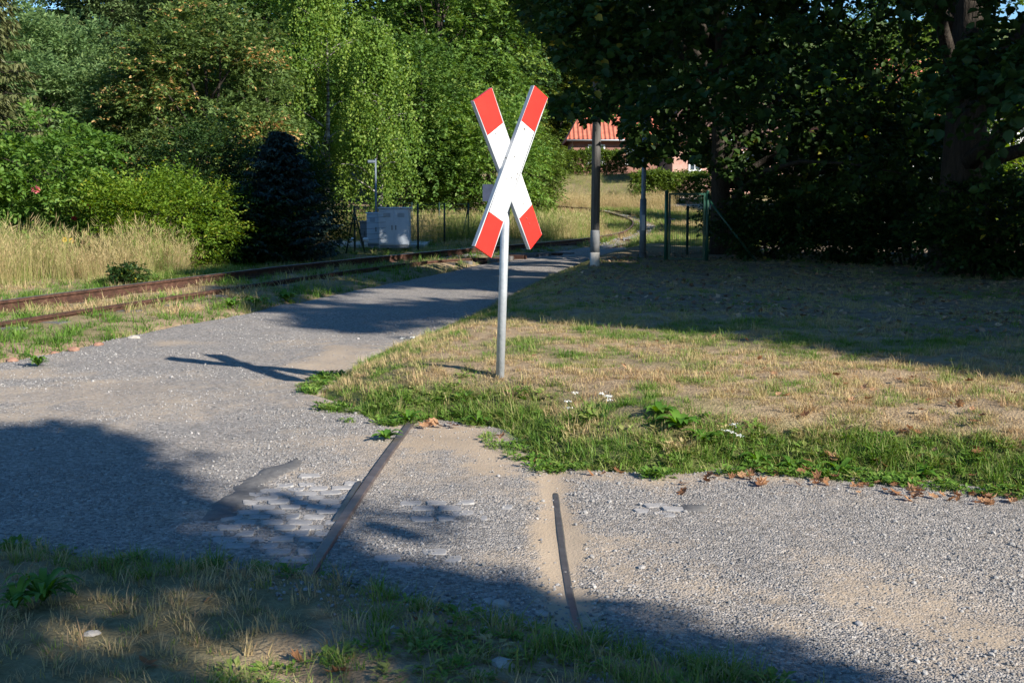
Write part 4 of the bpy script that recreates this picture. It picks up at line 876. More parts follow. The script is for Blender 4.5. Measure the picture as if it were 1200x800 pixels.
def hedge(name, label, a, b_, y, depth, h, m, n, leaf=.09):
    xs = RNG.uniform(a, b_, n); f = RNG.random(n); zz = np.where(f < .5, RNG.uniform(0, 1, n), 1.0) ** .8 * h; yy = np.where(f < .5, y, y + RNG.uniform(0, depth, n)); 
    yy = np.where((f > .8), y + depth, yy); zz = np.where(f > .8, RNG.uniform(0, 1, n) * h, zz)
    bump = (fbm(xs * 1.0, zz, 1.3, 3, 88) - .5)
    zz = zz * (1 + .3 * (fbm(xs, xs * 0, 1.2, 3, 89) - .5)) + RNG.normal(size=n) * .04; yy = yy + bump * .6 + RNG.normal(size=n) * .04
    zbs = ground_h(xs, yy); pos = np.stack([xs, yy, zbs + zz], 1)
    root = empty(name, ((a + b_) / 2, y + depth / 2, zg((a + b_) / 2, y)), label, 'hedge')
    mb = MB()
    for x in np.arange(a + .3, b_ - .2, .6):
        g0 = zg(x, y + depth / 2); limb(mb, (x, y + depth / 2, g0 - .1), (x + .1, y + depth / 2, g0 + h * .85), .03, .008, 0, 3, 5)
        for s_ in (-1, 1): limb(mb, (x, y + depth / 2, g0 + h * .3), (x + .25 * s_, y + depth / 2 + .2 * s_, g0 + h * .8), .018, .006, 0, 3, 4)
    mb.build('stems', M['bark'], root)
    per = 8; d = unit(RNG.normal(size=(n, 3)) + np.array([0, -.4, .6]))
    dt = sprays_to_leaves(pos, d, .25 * RNG.uniform(.6, 1.3, n), per, leaf, .55, .1, .8, .5 + .5 * bump + RNG.normal(size=n) * .1); leaves('foliage', *dt, M[m], root); return root
hedge('garden_hedge', 'clipped green hedge in front of the red-roofed house', PY(634, 190, 72)[0], PY(735, 190, 72)[0], 72, 1.3, 1.35, 'leaf_hedge', 2200, .12)
hedge('garden_hedge', 'bushy green hedge below the pink brick house', PY(742, 210, 61)[0], PY(835, 210, 61)[0], 61, 1.5, 1.5, 'leaf_hedge', 2200, .12)
hedge('garden_hedge', 'dark hedge behind the right-hand trees', 9, 20, 38, 1.4, 1.7, 'leaf_dark', 2600, .13)

# ------------------------------------------------------------------ blossoms
def blossom(parent, u, v, y, r, m, name='blossom', n=26):
    c = PY(u, v, y); d = rand_dirs(n); d[:, 1] = -np.abs(d[:, 1]); leaves(name, c + d * r * .25, d, rand_dirs(n), r, r * .8, RNG.random(n), M[m], parent)
blossom(sh, 42, 222, 22.9, .075, 'rose'); blossom(sh, 1, 213, 23.1, .06, 'rose'); blossom(sh, 104, 240, 23.2, .08, 'red_leaf', 'red_leaf_cluster'); blossom(sh, 88, 255, 23.3, .06, 'red_leaf', 'red_leaf_cluster')
YD = 22.2; yf = PY(80, 281, YD); zz = zg(yf[0], YD)
yl = empty('yellow_flower', (yf[0], YD, zz), 'bright yellow flower heads above the tall dry grass', 'flower')
MB().tube([(yf[0], YD, zz - .05), (yf[0] + .03, YD, yf[2])], [.012, .008], 6).build('stem', M['bark'], yl)
for du, dv in ((-4, 1), (4, 2)):
    c = PY(80 + du, 280 + dv, YD - .03); an = np.linspace(0, 2 * math.pi, 14, endpoint=False); d = np.stack([np.cos(an), np.full(14, -.25), np.sin(an)], 1)
    leaves('flower_head', np.repeat(c[None], 14, 0) + d * .012, d, np.tile([0, -1., 0], (14, 1)), .042, .03, RNG.random(14), M['yellow_petal'], yl)

# ------------------------------------------------------------------ ground cover (uncountable): instanced tufts, stones, litter
def proto(name, V, F, m, blade=None):
    me = bpy.data.meshes.new(name); me.from_pydata([tuple(map(float, p)) for p in V], [], F); me.materials.append(m)
    if blade is not None:
        at_ = me.attributes.new('blade', 'FLOAT', 'POINT'); at_.data.foreach_set('value', np.asarray(blade, np.float32))
    return bpy.data.objects.new(name, me)
def tuft(name, n, h, rad, w, bend, rg, m=None, seg=3, head=False, tonevar=.12):
    V = []; F = []; B = []
    for k in range(n):
        a = rg.uniform(0, 6.283); r = rad * math.sqrt(rg.random()); b = np.array([math.cos(a) * r, math.sin(a) * r, -.01]); aa = a + rg.normal() * .8
        d = np.array([math.cos(aa), math.sin(aa), 0]); s_ = np.array([-d[1], d[0], 0]); H = h * rg.uniform(.45, 1.1); bd = bend * rg.uniform(.2, 1.3); w_ = w * rg.uniform(.7, 1.2); i0 = len(V); tv = rg.normal() * tonevar
        for j in range(seg + 1):
            t = j / seg; p = b + d * H * bd * t * t + np.array([0, 0, H * (t - .32 * bd * t * t)]); ww = w_ * (1 - t ** 1.6) * .5 + .0004
            V += [p - s_ * ww, p + s_ * ww]; B += [tv + .08 * t] * 2
        F += [(i0 + 2 * j, i0 + 2 * j + 1, i0 + 2 * j + 3, i0 + 2 * j + 2) for j in range(seg)]
        if head and rg.random() < .75:
            e = b + d * H * bd + np.array([0, 0, H * (1 - .32 * bd)]); hl = H * .17
            for q in range(3):
                c_ = e + np.array([0, 0, -hl * .3 * q]) ; dd = unit(rg.normal(size=3) * .35 + d * .4 + np.array([0, 0, 1.])); sd = unit(np.cross(dd, rg.normal(size=3))) * w_ * 1.1; i0 = len(V)
                V += [c_, c_ + dd * hl * .5 + sd, c_ + dd * hl, c_ + dd * hl * .5 - sd]; B += [.06] * 4; F.append((i0, i0 + 1, i0 + 2, i0 + 3))
    return proto(name, V, F, m or M['grass'], B)
def herb(name, n, rad, ll, lw, rg, up=.5):
    V = []; F = []; B = []
    for k in range(n):
        a = rg.uniform(0, 6.283); r = rad * math.sqrt(rg.random()); b = np.array([math.cos(a) * r, math.sin(a) * r, rg.uniform(0, .03)]); d = unit(np.array([math.cos(a + rg.normal() * .5), math.sin(a + rg.normal() * .5), up * rg.uniform(.2, 1.4)]))
        s_ = unit(np.cross(d, [0, 0, 1.])); n_ = np.cross(s_, d); L = ll * rg.uniform(.6, 1.2); w_ = lw * L * .5; i0 = len(V)
        V += [b, b + d * L * .4 + s_ * w_ + n_ * w_ * .3, b + d * L - n_ * L * .15, b + d * L * .4 - s_ * w_ + n_ * w_ * .3, b + d * L * .45]; B += [rg.normal() * .06] * 5
        F += [(i0, i0 + 1, i0 + 4), (i0 + 1, i0 + 2, i0 + 4), (i0 + 2, i0 + 3, i0 + 4), (i0 + 3, i0, i0 + 4)]
    return proto(name, V, F, M['grass'], B)
def stone_proto(name, rg):
    bm = bmesh.new(); bmesh.ops.create_icosphere(bm, subdivisions=1, radius=1)
    f = np.array([1, rg.uniform(.65, .95), rg.uniform(.45, .7)])
    V = [np.array(v.co) * f * rg.uniform(.78, 1.15) for v in bm.verts]; F = [tuple(v.index for v in fc.verts) for fc in bm.faces]; bm.free(); return proto(name, V, F, M['stone'])
def litter_proto(name, rg):
    V = []; F = []; pts = [(-.5, 0), (-.2, .3), (.1, .38), (.25, .2), (.55, 0), (.25, -.22), (.05, -.36), (-.25, -.28)]
    c = rg.uniform(.3, 1.0); V = [(0, 0, .02)] + [(x * rg.uniform(.8, 1.2), y * rg.uniform(.8, 1.2), .02 + c * (y * y + .5 * x * x) * rg.uniform(.5, 1.3)) for x, y in pts]
    F = [(0, i, i % 8 + 1) for i in range(1, 9)]; return proto(name, V, F, M['litter'])
def scatter(name, pts, protos, scl, tint, label, tilt=.12, var=None, kindv='stuff', rot=None):
    n = len(pts); me = bpy.data.meshes.new(name); me.vertices.add(n); me.vertices.foreach_set('co', np.asarray(pts, np.float32).ravel())
    r = np.stack([RNG.normal(size=n) * tilt, RNG.normal(size=n) * tilt, RNG.uniform(0, 6.283, n)], 1) if rot is None else rot
    a = me.attributes.new('rot', 'FLOAT_VECTOR', 'POINT'); a.data.foreach_set('vector', r.astype(np.float32).ravel())
    a = me.attributes.new('scl', 'FLOAT', 'POINT'); a.data.foreach_set('value', np.broadcast_to(scl, (n,)).astype(np.float32))
    a = me.attributes.new('tint', 'FLOAT', 'POINT'); a.data.foreach_set('value', np.clip(np.broadcast_to(tint, (n,)), 0, 1).astype(np.float32))
    a = me.attributes.new('var', 'INT', 'POINT'); a.data.foreach_set('value', (RNG.integers(0, len(protos), n) if var is None else var).astype(np.int32))
    o = bpy.data.objects.new(name, me); link(o); tag(o, label, kind=kindv)
    g = bpy.data.node_groups.new(name, 'GeometryNodeTree'); g.interface.new_socket('Geometry', in_out='INPUT', socket_type='NodeSocketGeometry'); g.interface.new_socket('Geometry', in_out='OUTPUT', socket_type='NodeSocketGeometry')
    N = g.nodes; L = g.links; gi = N.new('NodeGroupInput'); go = N.new('NodeGroupOutput'); jn = N.new('GeometryNodeJoinGeometry')
    def na(nm, t):
        k = N.new('GeometryNodeInputNamedAttribute'); k.data_type = t; k.inputs['Name'].default_value = nm; return k.outputs['Attribute']
    ar, as_, av = na('rot', 'FLOAT_VECTOR'), na('scl', 'FLOAT'), na('var', 'INT')
    e2r = N.new('FunctionNodeEulerToRotation'); L.new(ar, e2r.inputs[0])
    for k, po in enumerate(protos):
        oi = N.new('GeometryNodeObjectInfo'); oi.inputs['Object'].default_value = po; oi.transform_space = 'ORIGINAL'
        cp = N.new('FunctionNodeCompare'); cp.data_type = 'INT'; cp.operation = 'EQUAL'; L.new(av, cp.inputs[2]); cp.inputs[3].default_value = k
        ip = N.new('GeometryNodeInstanceOnPoints'); L.new(gi.outputs[0], ip.inputs['Points']); L.new(cp.outputs[0], ip.inputs['Selection']); L.new(oi.outputs['Geometry'], ip.inputs['Instance'])
        L.new(e2r.outputs[0], ip.inputs['Rotation']); L.new(as_, ip.inputs['Scale']); L.new(ip.outputs[0], jn.inputs[0])
    L.new(jn.outputs[0], go.inputs[0]); md = o.modifiers.new('scatter', 'NODES'); md.node_group = g; return o
rg = np.random.default_rng(3)
T_short = [tuft('turf_blades', 16, .06, .055, .005, .9, rg) for k in range(4)]
T_mid = [tuft('turf_blades', 18, .13, .06, .006, 1.0, rg) for k in range(4)]
T_long = [tuft('turf_blades', 20, .26, .07, .008, 1.1, rg) for k in range(3)]
T_dry = [tuft('dry_stalks', 26, .85, .2, .0042, .22, rg, head=True, seg=4) for k in range(4)]
T_herb = [herb('herb_leaves', 16, .06, .055, .55, rg) for k in range(3)]
T_stone = [stone_proto('pebble', rg) for k in range(5)]
T_lit = [litter_proto('litter_leaf', rg) for k in range(4)]
def sample(n, x0, x1, y0, y1, keep, power=0.0):
    """random points; power > 0 thins them with distance"""
    x = RNG.uniform(x0, x1, n); y = RNG.uniform(y0, y1, n)
    if power: k = RNG.random(n) < np.minimum(1, (6.0 / np.maximum(y, 6)) ** power); x, y = x[k], y[k]
    u, v = proj(np.stack([x, y, np.zeros_like(x)], 1)); k = (u > -330) & (u < 1560) & (v < 1000); x, y = x[k], y[k]
    k = keep(x, y); return x[k], y[k]
def pts3(x, y): return np.stack([x, y, ground_h(x, y)], 1)
not_track = lambda x, y: np.minimum(polydist(x, y, far_rail[:, :2], False), polydist(x, y, near_rail[:, :2], False)) > .09
# lawn
x, y = sample(190000, -3, 10, 5, 24, lambda x, y: inpoly(x, y, LAWN), 1.0)
dl = polydist(x, y, LAWN_EDGE, False); n1 = fbm(x, y, 1.1, 3, 40); n2 = fbm(x, y, 3.5, 3, 42)
front = (y < 8.6) & (x > -1.0)
bare = (n2 > .58) & (dl > .6) & (RNG.random(len(x)) < .85); lit_ = a_litter(x, y)
k = ~bare & (RNG.random(len(x)) > lit_ * .55); x, y, dl, n1, n2, front = x[k], y[k], dl[k], n1[k], n2[k], front[k]
dry = np.clip(.78 - .5 * ss(.45, .75, n1) - .35 * ss(.5, .66, fbm(x, y, 6, 2, 43)) + (n2 - .5) * .6, .08, .95)
edge_w = (1 - ss(.2, .55, dl + (n2 - .5) * .6)) * np.where(front, 1, .25); dry = dry * (1 - edge_w) + .2 * edge_w + RNG.normal(size=len(x)) * .1
dry = np.where(y > 11.5, np.minimum(dry, .62), dry)
sc = np.where(edge_w > .4, RNG.uniform(.45, 1.0, len(x)), RNG.uniform(.35, .85, len(x)))
var = np.where(edge_w > .4, RNG.choice([0, 1, 4, 5, 6, 7], len(x)), np.where(RNG.random(len(x)) < .12, RNG.integers(4, 8, len(x)), RNG.integers(0, 4, len(x))))
var = np.where((edge_w > .3) & (RNG.random(len(x)) < .14), RNG.integers(11, 14, len(x)), var)
sc = np.where(var >= 11, RNG.uniform(.5, 1.0, len(x)), sc)
scatter('lawn_grass', pts3(x, y), T_short + T_mid + T_long + T_herb, sc, dry, 'short sun-dried lawn grass, greener along the road edge', var=var)
# tall green fringe in front of the sign post
x, y = sample(26000, -2.2, 8, 5.2, 9, lambda x, y: inpoly(x, y, LAWN) & (polydist(x, y, LAWN_EDGE, False) < .7), 0)
u, v = proj(np.stack([x, y, np.zeros_like(x)], 1)); dl = polydist(x, y, LAWN_EDGE, False)
wt = np.interp(u, [430, 470, 520, 640, 700, 760, 900, 1000, 1100, 1200], [.7, .9, .55, .9, .95, 1, .9, .6, .5, .4]) * (v > 420) * ss(0, .15, dl) * (1 - ss(.4, .65, dl))
k = RNG.random(len(x)) < wt * .15 * ss(.38, .6, fbm(x, y, 2.5, 2, 64)); x, y, u = x[k], y[k], u[k]
var = np.where(RNG.random(len(x)) < .72, RNG.integers(0, 3, len(x)), RNG.integers(3, 6, len(x)))
scatter('edge_grass', pts3(x, y), T_long + T_herb, np.where(var < 3, RNG.uniform(.25, .75, len(x)), RNG.uniform(.6, 1.2, len(x))), np.clip(RNG.normal(.29, .13, len(x)), 0, .6), 'lush green grass fringe along the lawn edge', var=var)
# creeping green at the road rim
x, y = sample(60000, -3, 8, 5, 10, lambda x, y: (np.abs(polydist(x, y, LAWN_EDGE, False)) < .22) & ~inpoly(x, y, LAWN), 0)
k = fbm(x, y, 4, 2, 61) > .52; x, y = x[k][:2600], y[k][:2600]
scatter('creeping_plants', np.stack([x, y, road_h(x, y) + .004], 1), T_herb + T_short[:2], RNG.uniform(.35, .8, len(x)), RNG.normal(.18, .1, len(x)), 'creeping green plants spreading onto the gravel rim')
# near verge
def in_verge(x, y): return (sdpoly(x, y, ROAD) > -.05) & (y < 7) & ~inpoly(x, y, LAWN)
x, y = sample(60000, -4.5, 4, 2.6, 6.6, in_verge, 0)
sd = sdpoly(x, y, ROAD); n1 = fbm(x, y, 2.2, 3, 71); n2 = fbm(x, y, 5, 3, 72); u, v = proj(np.stack([x, y, np.zeros_like(x)], 1))
greenw = np.maximum(.8 * (1 - ss(.05, .35, sd + (n2 - .5) * .9)), ss(.52, .66, n1)); dens = np.where(greenw > .5, .2, .12) * np.interp(u, [0, 500, 900, 1200], [1, .9, .6, .35])
k = RNG.random(len(x)) < dens; x, y, greenw, n2, sd = x[k], y[k], greenw[k], n2[k], sd[k]
var = np.where(greenw > .5, RNG.choice([4, 5, 6, 7, 11, 12, 13], len(x)), RNG.choice([0, 1, 2, 3, 4, 5], len(x)))
tn = np.where(greenw > .5, RNG.normal(.32, .13, len(x)), RNG.normal(.68, .14, len(x)))
scatter('verge_grass', pts3(x, y), T_short + T_mid + T_long + T_herb, RNG.uniform(.3, .8, len(x)), tn, 'patchy shaded grass of the verge at the bottom', var=var)
x, y = sample(9000, -4, 2.5, 3, 6, lambda x, y: in_verge(x, y) & (sdpoly(x, y, ROAD) < .4), 0); k = fbm(x, y, 3, 2, 74) > .58; x, y = x[k][:200], y[k][:200]
scatter('verge_fringe', pts3(x, y), T_long, RNG.uniform(.2, .5, len(x)), RNG.normal(.22, .12, len(x)), 'taller grass clumps fringing the near road edge')
# trackside strip between road and wood
def trackside(x, y): return (sdpoly(x, y, ROAD) > 0) & ~inpoly(x, y, LAWN) & not_track(x, y) & (y > 8) & (x < 5)
x, y = sample(120000, -11, 5, 8, 36, trackside, .8)
n1 = fbm(x, y, .9, 3, 81); n2 = fbm(x, y, 4, 2, 82); td = polydist(x, y, TR, False); sd = sdpoly(x, y, ROAD)
k = RNG.random(len(x)) < np.where(n2 > .6, .12, .5); x, y, n1, n2, td, sd = x[k], y[k], n1[k], n2[k], td[k], sd[k]
dry = np.clip(.72 - 1.3 * ss(.46, .66, n1) + RNG.normal(size=len(x)) * .1, .08, .95); dry = np.where((sd < .45) & (y < 20), dry * .55, dry); dry = np.where(y > 19, dry * .6, dry)
var = np.where(RNG.random(len(x)) < .35, RNG.integers(4, 8, len(x)), RNG.integers(0, 4, len(x)))
scatter('trackside_grass', pts3(x, y), T_short + T_mid, RNG.uniform(.8, 1.7, len(x)), dry, 'patchy low grass between gravel road and railway track', var=var)
# tall dry grass strip
TALL = [tuple(P(u, v, .05)[:2]) for u, v in [(-150, 345), (0, 333), (100, 330), (190, 327), (232, 320)]] + [(-6.6, 23.2), (-8, 23.6), (-13.5, 23)]
x, y = sample(30000, -15, -4.5, 17, 25, lambda x, y: inpoly(x, y, TALL), 0); k = RNG.random(len(x)) < .15 + .85 * ss(.36, .6, fbm(x, y, .9, 3, 96)); x, y = x[k][:1500], y[k][:1500]
scatter('tall_dry_grass', pts3(x, y), T_dry, RNG.uniform(.35, .95, len(x)) * (.45 + 1.1 * fbm(x, y, 1.1, 3, 95)), np.clip(RNG.normal(.58, .13, len(x)) - .25 * (fbm(x, y, 1.4, 2, 99) > .6), .2, .85), 'tall straw-coloured grass along the far side of the track', tilt=.1)
x, y = sample(30000, -15, -4, 16, 24, lambda x, y: (polydist(x, y, far_rail[:, :2], False) > .15) & (polydist(x, y, TR, False) < 2.6) & (sdpoly(x, y, TALL) > -.5) & (sdpoly(x, y, TALL) < .8), 0); x, y = x[:2200], y[:2200]
scatter('green_undergrass', pts3(x, y), T_mid + T_herb, RNG.uniform(1.0, 1.8, len(x)), RNG.normal(.22, .12, len(x)), 'fresh green grass at the foot of the tall dry grass')
# meadow behind fence, bank of dry grass by the curve
x, y = sample(60000, -9, 3.5, 33, 43, lambda x, y: (y > 35.3 + .5 * (fbm(x, y, .6, 2, 91) - .5)) & (polydist(x, y, TR, False) > 1.4), 0); x, y = x[:2600], y[:2600]
g = fbm(x, y, .7, 2, 92); scatter('meadow_grass', pts3(x, y), T_dry, RNG.uniform(.55, 1.05, len(x)), np.clip(np.where(g > .55, .56, .3) + RNG.normal(size=len(x)) * .1, .2, .85), 'tall rank meadow behind the fenced cabinets')
x, y = sample(80000, 0, 9, 56, 71, lambda x, y: (y > 58 + 2 * (fbm(x, y, .5, 2, 93) - .5)) & (x > 1.6) & (x < 8), 0); x, y = x[:2600], y[:2600]
scatter('bank_grass', pts3(x, y), T_dry, RNG.uniform(.4, .85, len(x)) * np.where(y < 62.5, 1, .4), np.clip(RNG.normal(.64, .1, len(x)) - .25 * (y > 64), .2, .9), 'pale dry grass on the bank beyond the track curve')
x, y = sample(90000, -2, 9, 34, 58, lambda x, y: (polydist(x, y, TR, False) > .35) & not_track(x, y), 0); x, y = x[:11000], y[:11000]
scatter('far_turf', pts3(x, y), T_mid, RNG.uniform(1.2, 2.4, len(x)), np.clip(RNG.normal(.3, .12, len(x)) + .35 * (fbm(x, y, .4, 2, 94) > .55), .1, .8), 'green and dry turf around the track curve')
# leaf litter under the trees
x, y = sample(60000, 0, 13, 9, 27, lambda x, y: (RNG.random(len(x)) < a_litter(x, y)) & inpoly(x, y, LAWN), .5); k = fbm(x, y, 1.5, 3, 97) > .42; x, y = x[k][:5200], y[k][:5200]; p = pts3(x, y); p[:, 2] += .012
scatter('leaf_litter', p, T_lit, RNG.uniform(.03, .085, len(x)), RNG.random(len(x)), 'brown leaf litter in the shade under the trees', tilt=.35)
# loose gravel
x, y = sample(230000, -6, 6, 2.5, 15, lambda x, y: sdpoly(x, y, ROAD) < .02, 1.5)
sand = a_sand(x, y); n1 = fbm(x, y, 1.6, 3, 101); k = RNG.random(len(x)) < (.1 + .75 * ss(.4, .66, n1)) * (1 - .85 * sand); x, y = x[k][:64000], y[k][:64000]
sz = .004 + .0055 * RNG.random(len(x)) ** 2.4 + .008 * (RNG.random(len(x)) < .01); sz *= np.interp(y, [4, 10, 14], [1, 1.1, 1.2])
scatter('loose_gravel', np.stack([x, y, road_h(x, y) + sz * .25], 1), T_stone, sz, RNG.beta(2, 3.2, len(x)) * .92, 'loose grey gravel stones strewn over the road', tilt=.5)
x, y = sample(30000, -1, 4, 2.8, 5, lambda x, y: np.abs(sdpoly(x, y, ROAD)) < .45, 0); x, y = x[:2800], y[:2800]; sz = .004 + .009 * RNG.random(len(x)) ** 2.5
scatter('edge_gravel', np.stack([x, y, surf(x, y) + sz * .25], 1), T_stone, sz, RNG.beta(2, 3.2, len(x)) * .9, 'coarser stones along the near road edge', tilt=.5)
x, y = sample(60000, -2, 6, 26, 60, lambda x, y: polydist(x, y, TR, False) < 1.0, 0); k = fbm(x, y, .8, 2, 98) > .45; x, y = x[k][:2600], y[k][:2600]
scatter('track_ballast', pts3(x, y), T_stone, RNG.uniform(.02, .045, len(x)), RNG.beta(2, 3.5, len(x)) * .7, 'grey ballast stones of the curving track', tilt=.5)

# ------------------------------------------------------------------ weeds as single plants
def rosette(seed, n, ll, lw, up, wav=.1):
    rg = np.random.default_rng(seed); V = []; F = []; T = []
    for k in range(n):
        a = 6.283 * k / n * 2.4 + rg.normal() * .3; u_ = up * rg.uniform(.5, 1.4); L = ll * rg.uniform(.55, 1.1); d = np.array([math.cos(a), math.sin(a), 0]); s_ = np.array([-d[1], d[0], 0]); i0 = len(V); sg = 6; tv = rg.uniform(.2, .85)
        for j in range(sg + 1):
            t = j / sg; c_ = d * L * t * .85 + np.array([0, 0, L * u_ * (t - .75 * t * t)]) + np.array([0, 0, .01]); w_ = lw * L * .5 * (math.sin(math.pi * min(1, t * .93 + .07)) ** .8) + .002; up_ = w_ * (.25 + wav * rg.normal())
            V += [c_ - s_ * w_ + np.array([0, 0, up_]), c_, c_ + s_ * w_ + np.array([0, 0, up_])]; T += [tv, tv + .1, tv]
        for j in range(sg):
            q = i0 + 3 * j; F += [(q, q + 1, q + 4, q + 3), (q + 1, q + 2, q + 5, q + 4)]
    return V, F, T
def weed(px, label, seed, n=16, ll=.2, lw=.22, up=.95, z=None, group='broad-leaved weeds'):
    p = P(px[0], px[1], .1); p[2] = surf(np.array([p[0]]), np.array([p[1]]))[0] if z is None else z
    ll *= .85; V, F, T = rosette(seed, n, ll, lw, up); me = bpy.data.meshes.new('broadleaf_weed'); me.from_pydata([tuple(map(float, v)) for v in V], [], F); me.materials.append(M['weed'])
    a = me.attributes.new('tone', 'FLOAT', 'POINT'); a.data.foreach_set('value', np.asarray(T, np.float32)); me.shade_smooth()
    o = bpy.data.objects.new('broadleaf_weed', me); link(o); o.location = tuple(map(float, p)); tag(o, label, 'weed', group); return o
weed((797, 512), 'broad-leaved weed on the lawn edge, left of the white yarrow', 1, 20, .22, .26); weed((772, 505), 'broad-leaved weed, leftmost of the lawn edge group', 2, 15, .19); weed((826, 518), 'broad-leaved weed hard by the foot of the white yarrow', 3, 17, .2)
weed((890, 524), 'broad-leaved weed right of the white yarrow', 4, 16, .17); weed((930, 528), 'broad-leaved weed above the fallen leaves, second right of the yarrow', 5, 16, .17); weed((1078, 538), 'broad-leaved weed near the right end of the lawn edge', 6, 16, .17); weed((985, 532), 'broad-leaved weed midway between yarrow and right photo edge', 16, 16, .17)
weed((452, 497), 'leafy weed at the upper end of the brown old rail', 7, 20, .15, .28); weed((478, 478), 'leafy weed in the grass above the brown old rail', 8, 18, .17, .16, 1.3); weed((560, 480), 'leafy weed below the foot of the crossing sign', 9, 16, .15, .16, 1.2)
weed((50, 690), 'big jagged rosette weed in the shaded bottom left verge', 10, 34, .2, .13, 1.6); weed((18, 700), 'smaller weed beside the big rosette at the left photo edge', 11, 24, .15, .15, 1.5)
weed((44, 416), 'green weed at the far left road edge in the sun', 12, 28, .2, .16, 1.4); weed((300, 352), 'leafy weed clump in shade between track and road', 13, 34, .3, .25, 1.3); weed((335, 346), 'leafy weed clump under the rail, right of its neighbour in shade', 14, 34, .3, .25, 1.3); weed((270, 356), 'leafy weed clump at the edge of the tree shadow by the road', 15, 26, .24, .25, 1.2)
def yarrow(px, label, n, h, seed):
    rg = np.random.default_rng(seed); p = P(px[0], px[1], .1); p[2] = zg(p[0], p[1]); o = empty('yarrow', p, label, 'flower', 'white yarrow on the lawn edge')
    for k in range(n):
        e = p + np.array([rg.normal() * .05, rg.normal() * .04, h * rg.uniform(.7, 1.05)]); st = MB().tube([p + np.array([rg.normal() * .01, 0, -.02]), (p + e) / 2 + np.array([rg.normal() * .01, 0, .02]), e], [.0025, .002, .0018], 5).build('stem', M['weed'], o)
        m_ = 22; pos = e + rg.normal(size=(m_, 3)) * np.array([.011, .011, .003]); t_ = unit(rg.normal(size=(m_, 3)) * np.array([1, 1, .2])); leaves('flower_head', pos, t_, np.tile([0, -.5, 1.], (m_, 1)) + rg.normal(size=(m_, 3)) * .3, .009, .009, rg.random(m_), M['yarrow_white'], st)
yarrow((857, 523), 'white yarrow in the lawn edge beside the broad-leaved weeds', 4, .2, 1); yarrow((708, 502), 'white yarrow in the long grass right of the crossing sign', 4, .16, 2); yarrow((692, 492), 'smaller white yarrow left of the other in the long grass', 2, .14, 3); yarrow((672, 498), 'single white yarrow stalk at the left of the long grass', 2, .16, 4); yarrow((478, 410), 'pale flowering yarrow at the left rim of the lawn in front of the shade', 3, .12, 5)

# ------------------------------------------------------------------ fallen leaves, one by one
def fl_mesh(seed):
    rg = np.random.default_rng(seed); pts = []
    for k in range(14):
        a = 6.283 * k / 14; r = (1.0 if k % 2 == 0 else .74) * rg.uniform(.75, 1.1) * (1.15 if k in (0, 2, 12) else .85); pts.append((math.cos(a) * r, math.sin(a) * r * .85))
    cu = rg.uniform(.25, .7); V = [(0, 0, .04)] + [(x * .5, y * .5, .06 + .1 * rg.normal() * .5) for x, y in pts] + [(x, y, .05 + cu * (x * x * .5 + y * y * .6) * rg.uniform(.4, 1.3)) for x, y in pts]
    F = [(0, i, i % 14 + 1) for i in range(1, 15)] + [(i, i + 14, i % 14 + 15, i % 14 + 1) for i in range(1, 15)]
    me = bpy.data.meshes.new('fallen_leaf'); me.from_pydata(V, [], F); me.materials.append(M['dead_leaf']); a = me.attributes.new('tone', 'FLOAT', 'POINT'); a.data.foreach_set('value', np.full(len(V), rg.uniform(.15, .95), np.float32) + rg.normal(size=len(V)).astype(np.float32) * .06); return me
FLM = [fl_mesh(40 + k) for k in range(9)]
def fallen(u, v, s, label, group, zoff=.0):
    p = P(u, v, .08); p[2] = float(surf(np.array([p[0]]), np.array([p[1]]))[0]) + zoff
    o = bpy.data.objects.new('fallen_leaf', random.choice(FLM)); link(o); o.location = tuple(map(float, p)); o.rotation_euler = (random.gauss(0, .35), random.gauss(0, .35), random.uniform(0, 6.28)); o.scale = (s, s, s); tag(o, label, 'leaf', group)
LE = np.array([(u, v) for u, v in [(640, 528), (690, 545), (760, 553), (835, 552), (885, 546), (950, 551), (1033, 557), (1117, 563), (1200, 572)]], float)
for k in range(95):
    u = 640 + 560 * random.random() ** .75; u = u if random.random() < .45 else random.choice([660, 885, 905, 960, 1010, 1040, 1075, 1110, 1150, 1185]) + random.gauss(0, 9); v = np.interp(u, LE[:, 0], LE[:, 1]) + random.gauss(-4, 6)
    fallen(u, v, random.uniform(.02, .042), 'curled brown leaf lying along the lawn edge on the right', 'fallen leaves along the lawn edge', .012)
for k in range(45):
    fallen(random.uniform(900, 1199), random.uniform(470, 548), random.uniform(.026, .045), 'dry brown leaf lying on the sunlit lawn at the right', 'fallen leaves on the right lawn', .03)
for k in range(16):
    fallen(random.uniform(600, 900), random.uniform(415, 470), random.uniform(.022, .036), 'dry brown leaf lying in the middle of the sunlit lawn', 'fallen leaves on the middle lawn', .03)
for u, v in [(502, 486), (508, 484), (497, 488), (513, 487), (505, 481), (528, 486), (534, 488)]: fallen(u, v, .045, 'orange-brown leaf in the small heap at the end of the brown old rail', 'leaf heap at the rail end', .02)
for u, v in [(583, 500), (588, 501), (615, 502), (626, 528), (632, 520)]: fallen(u, v, .035, 'orange leaf at the grass edge above the sandy patch', 'leaves above the sandy patch', .02)
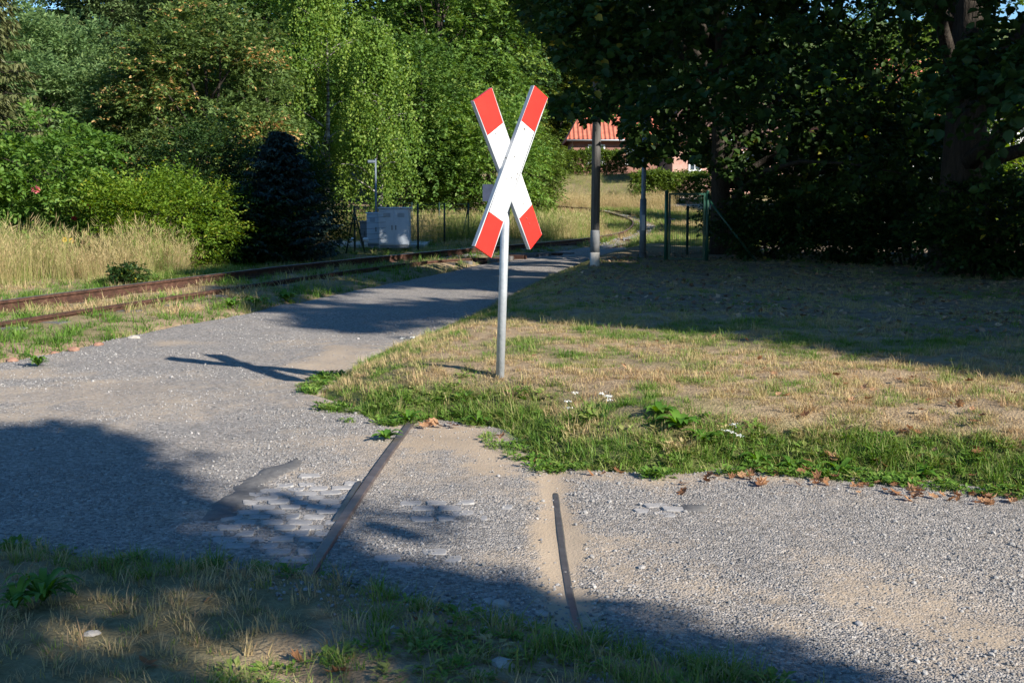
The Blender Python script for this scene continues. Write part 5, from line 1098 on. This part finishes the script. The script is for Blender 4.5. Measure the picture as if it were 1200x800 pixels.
for u, v in [(395, 783), (402, 781), (588, 790), (348, 757), (246, 694), (490, 718), (170, 770)]: fallen(u, v, random.uniform(.03, .045), 'brown leaf in the shaded verge at the bottom', 'leaves in the shaded verge', .015)

# ------------------------------------------------------------------ stones and brick bits
def rock(name, u, v, r, m, label, cat, seed, group=None):
    rg = np.random.default_rng(seed); p = P(u, v, .02); p[2] = float(surf(np.array([p[0]]), np.array([p[1]]))[0]); bm = bmesh.new(); bmesh.ops.create_icosphere(bm, subdivisions=2, radius=1)
    for vv in bm.verts: vv.co = Vector((vv.co.x * r, vv.co.y * r * .7, vv.co.z * r * .5)) * rg.uniform(.82, 1.12)
    me = bpy.data.meshes.new(name); bm.to_mesh(me); bm.free(); me.materials.append(M[m]); o = bpy.data.objects.new(name, me); link(o); o.location = tuple(p + np.array([0, 0, r * .1])); o.rotation_euler = (0, 0, rg.uniform(0, 6)); tag(o, label, cat, group)
rock('pale_stone', 157, 394, .06, 'palestone', 'pale rounded stone on the far left road edge', 'stone', 1); rock('brick_fragment', 115, 402, .06, 'brickbit', 'flat reddish brick piece at the road edge, left of the pale stone', 'brick', 3); rock('brick_fragment', 86, 409, .07, 'brickbit', 'largest reddish brick piece on the left road edge', 'brick', 4)
rock('brick_fragment', 63, 411, .06, 'brickbit', 'upright orange brick bit beside the sunlit left weed', 'brick', 5); rock('brick_fragment', 14, 421, .06, 'brickbit', 'brown brick piece at the far left photo edge', 'brick', 6)
for k, (u, v, r, lab) in enumerate([(574, 699, .03, 'angular grey stone at the near road edge, left of a bigger one'), (587, 703, .04, 'angular pale stone at the near road edge below the sandy groove'), (636, 714, .03, 'grey stone at the foot of the sandy groove'), (590, 787, .045, 'pale flat stone in the bottom verge'), (752, 660, .022, 'small dark stone right of the sandy groove'), (1007, 720, .022, 'small dark stone on the pale sand at the right'), (108, 752, .03, 'pale pebble in the shaded left verge')]):
    rock('road_stone', u, v, r, 'palestone' if k in (1, 3, 6) else 'paver', lab, 'stone', 20 + k)
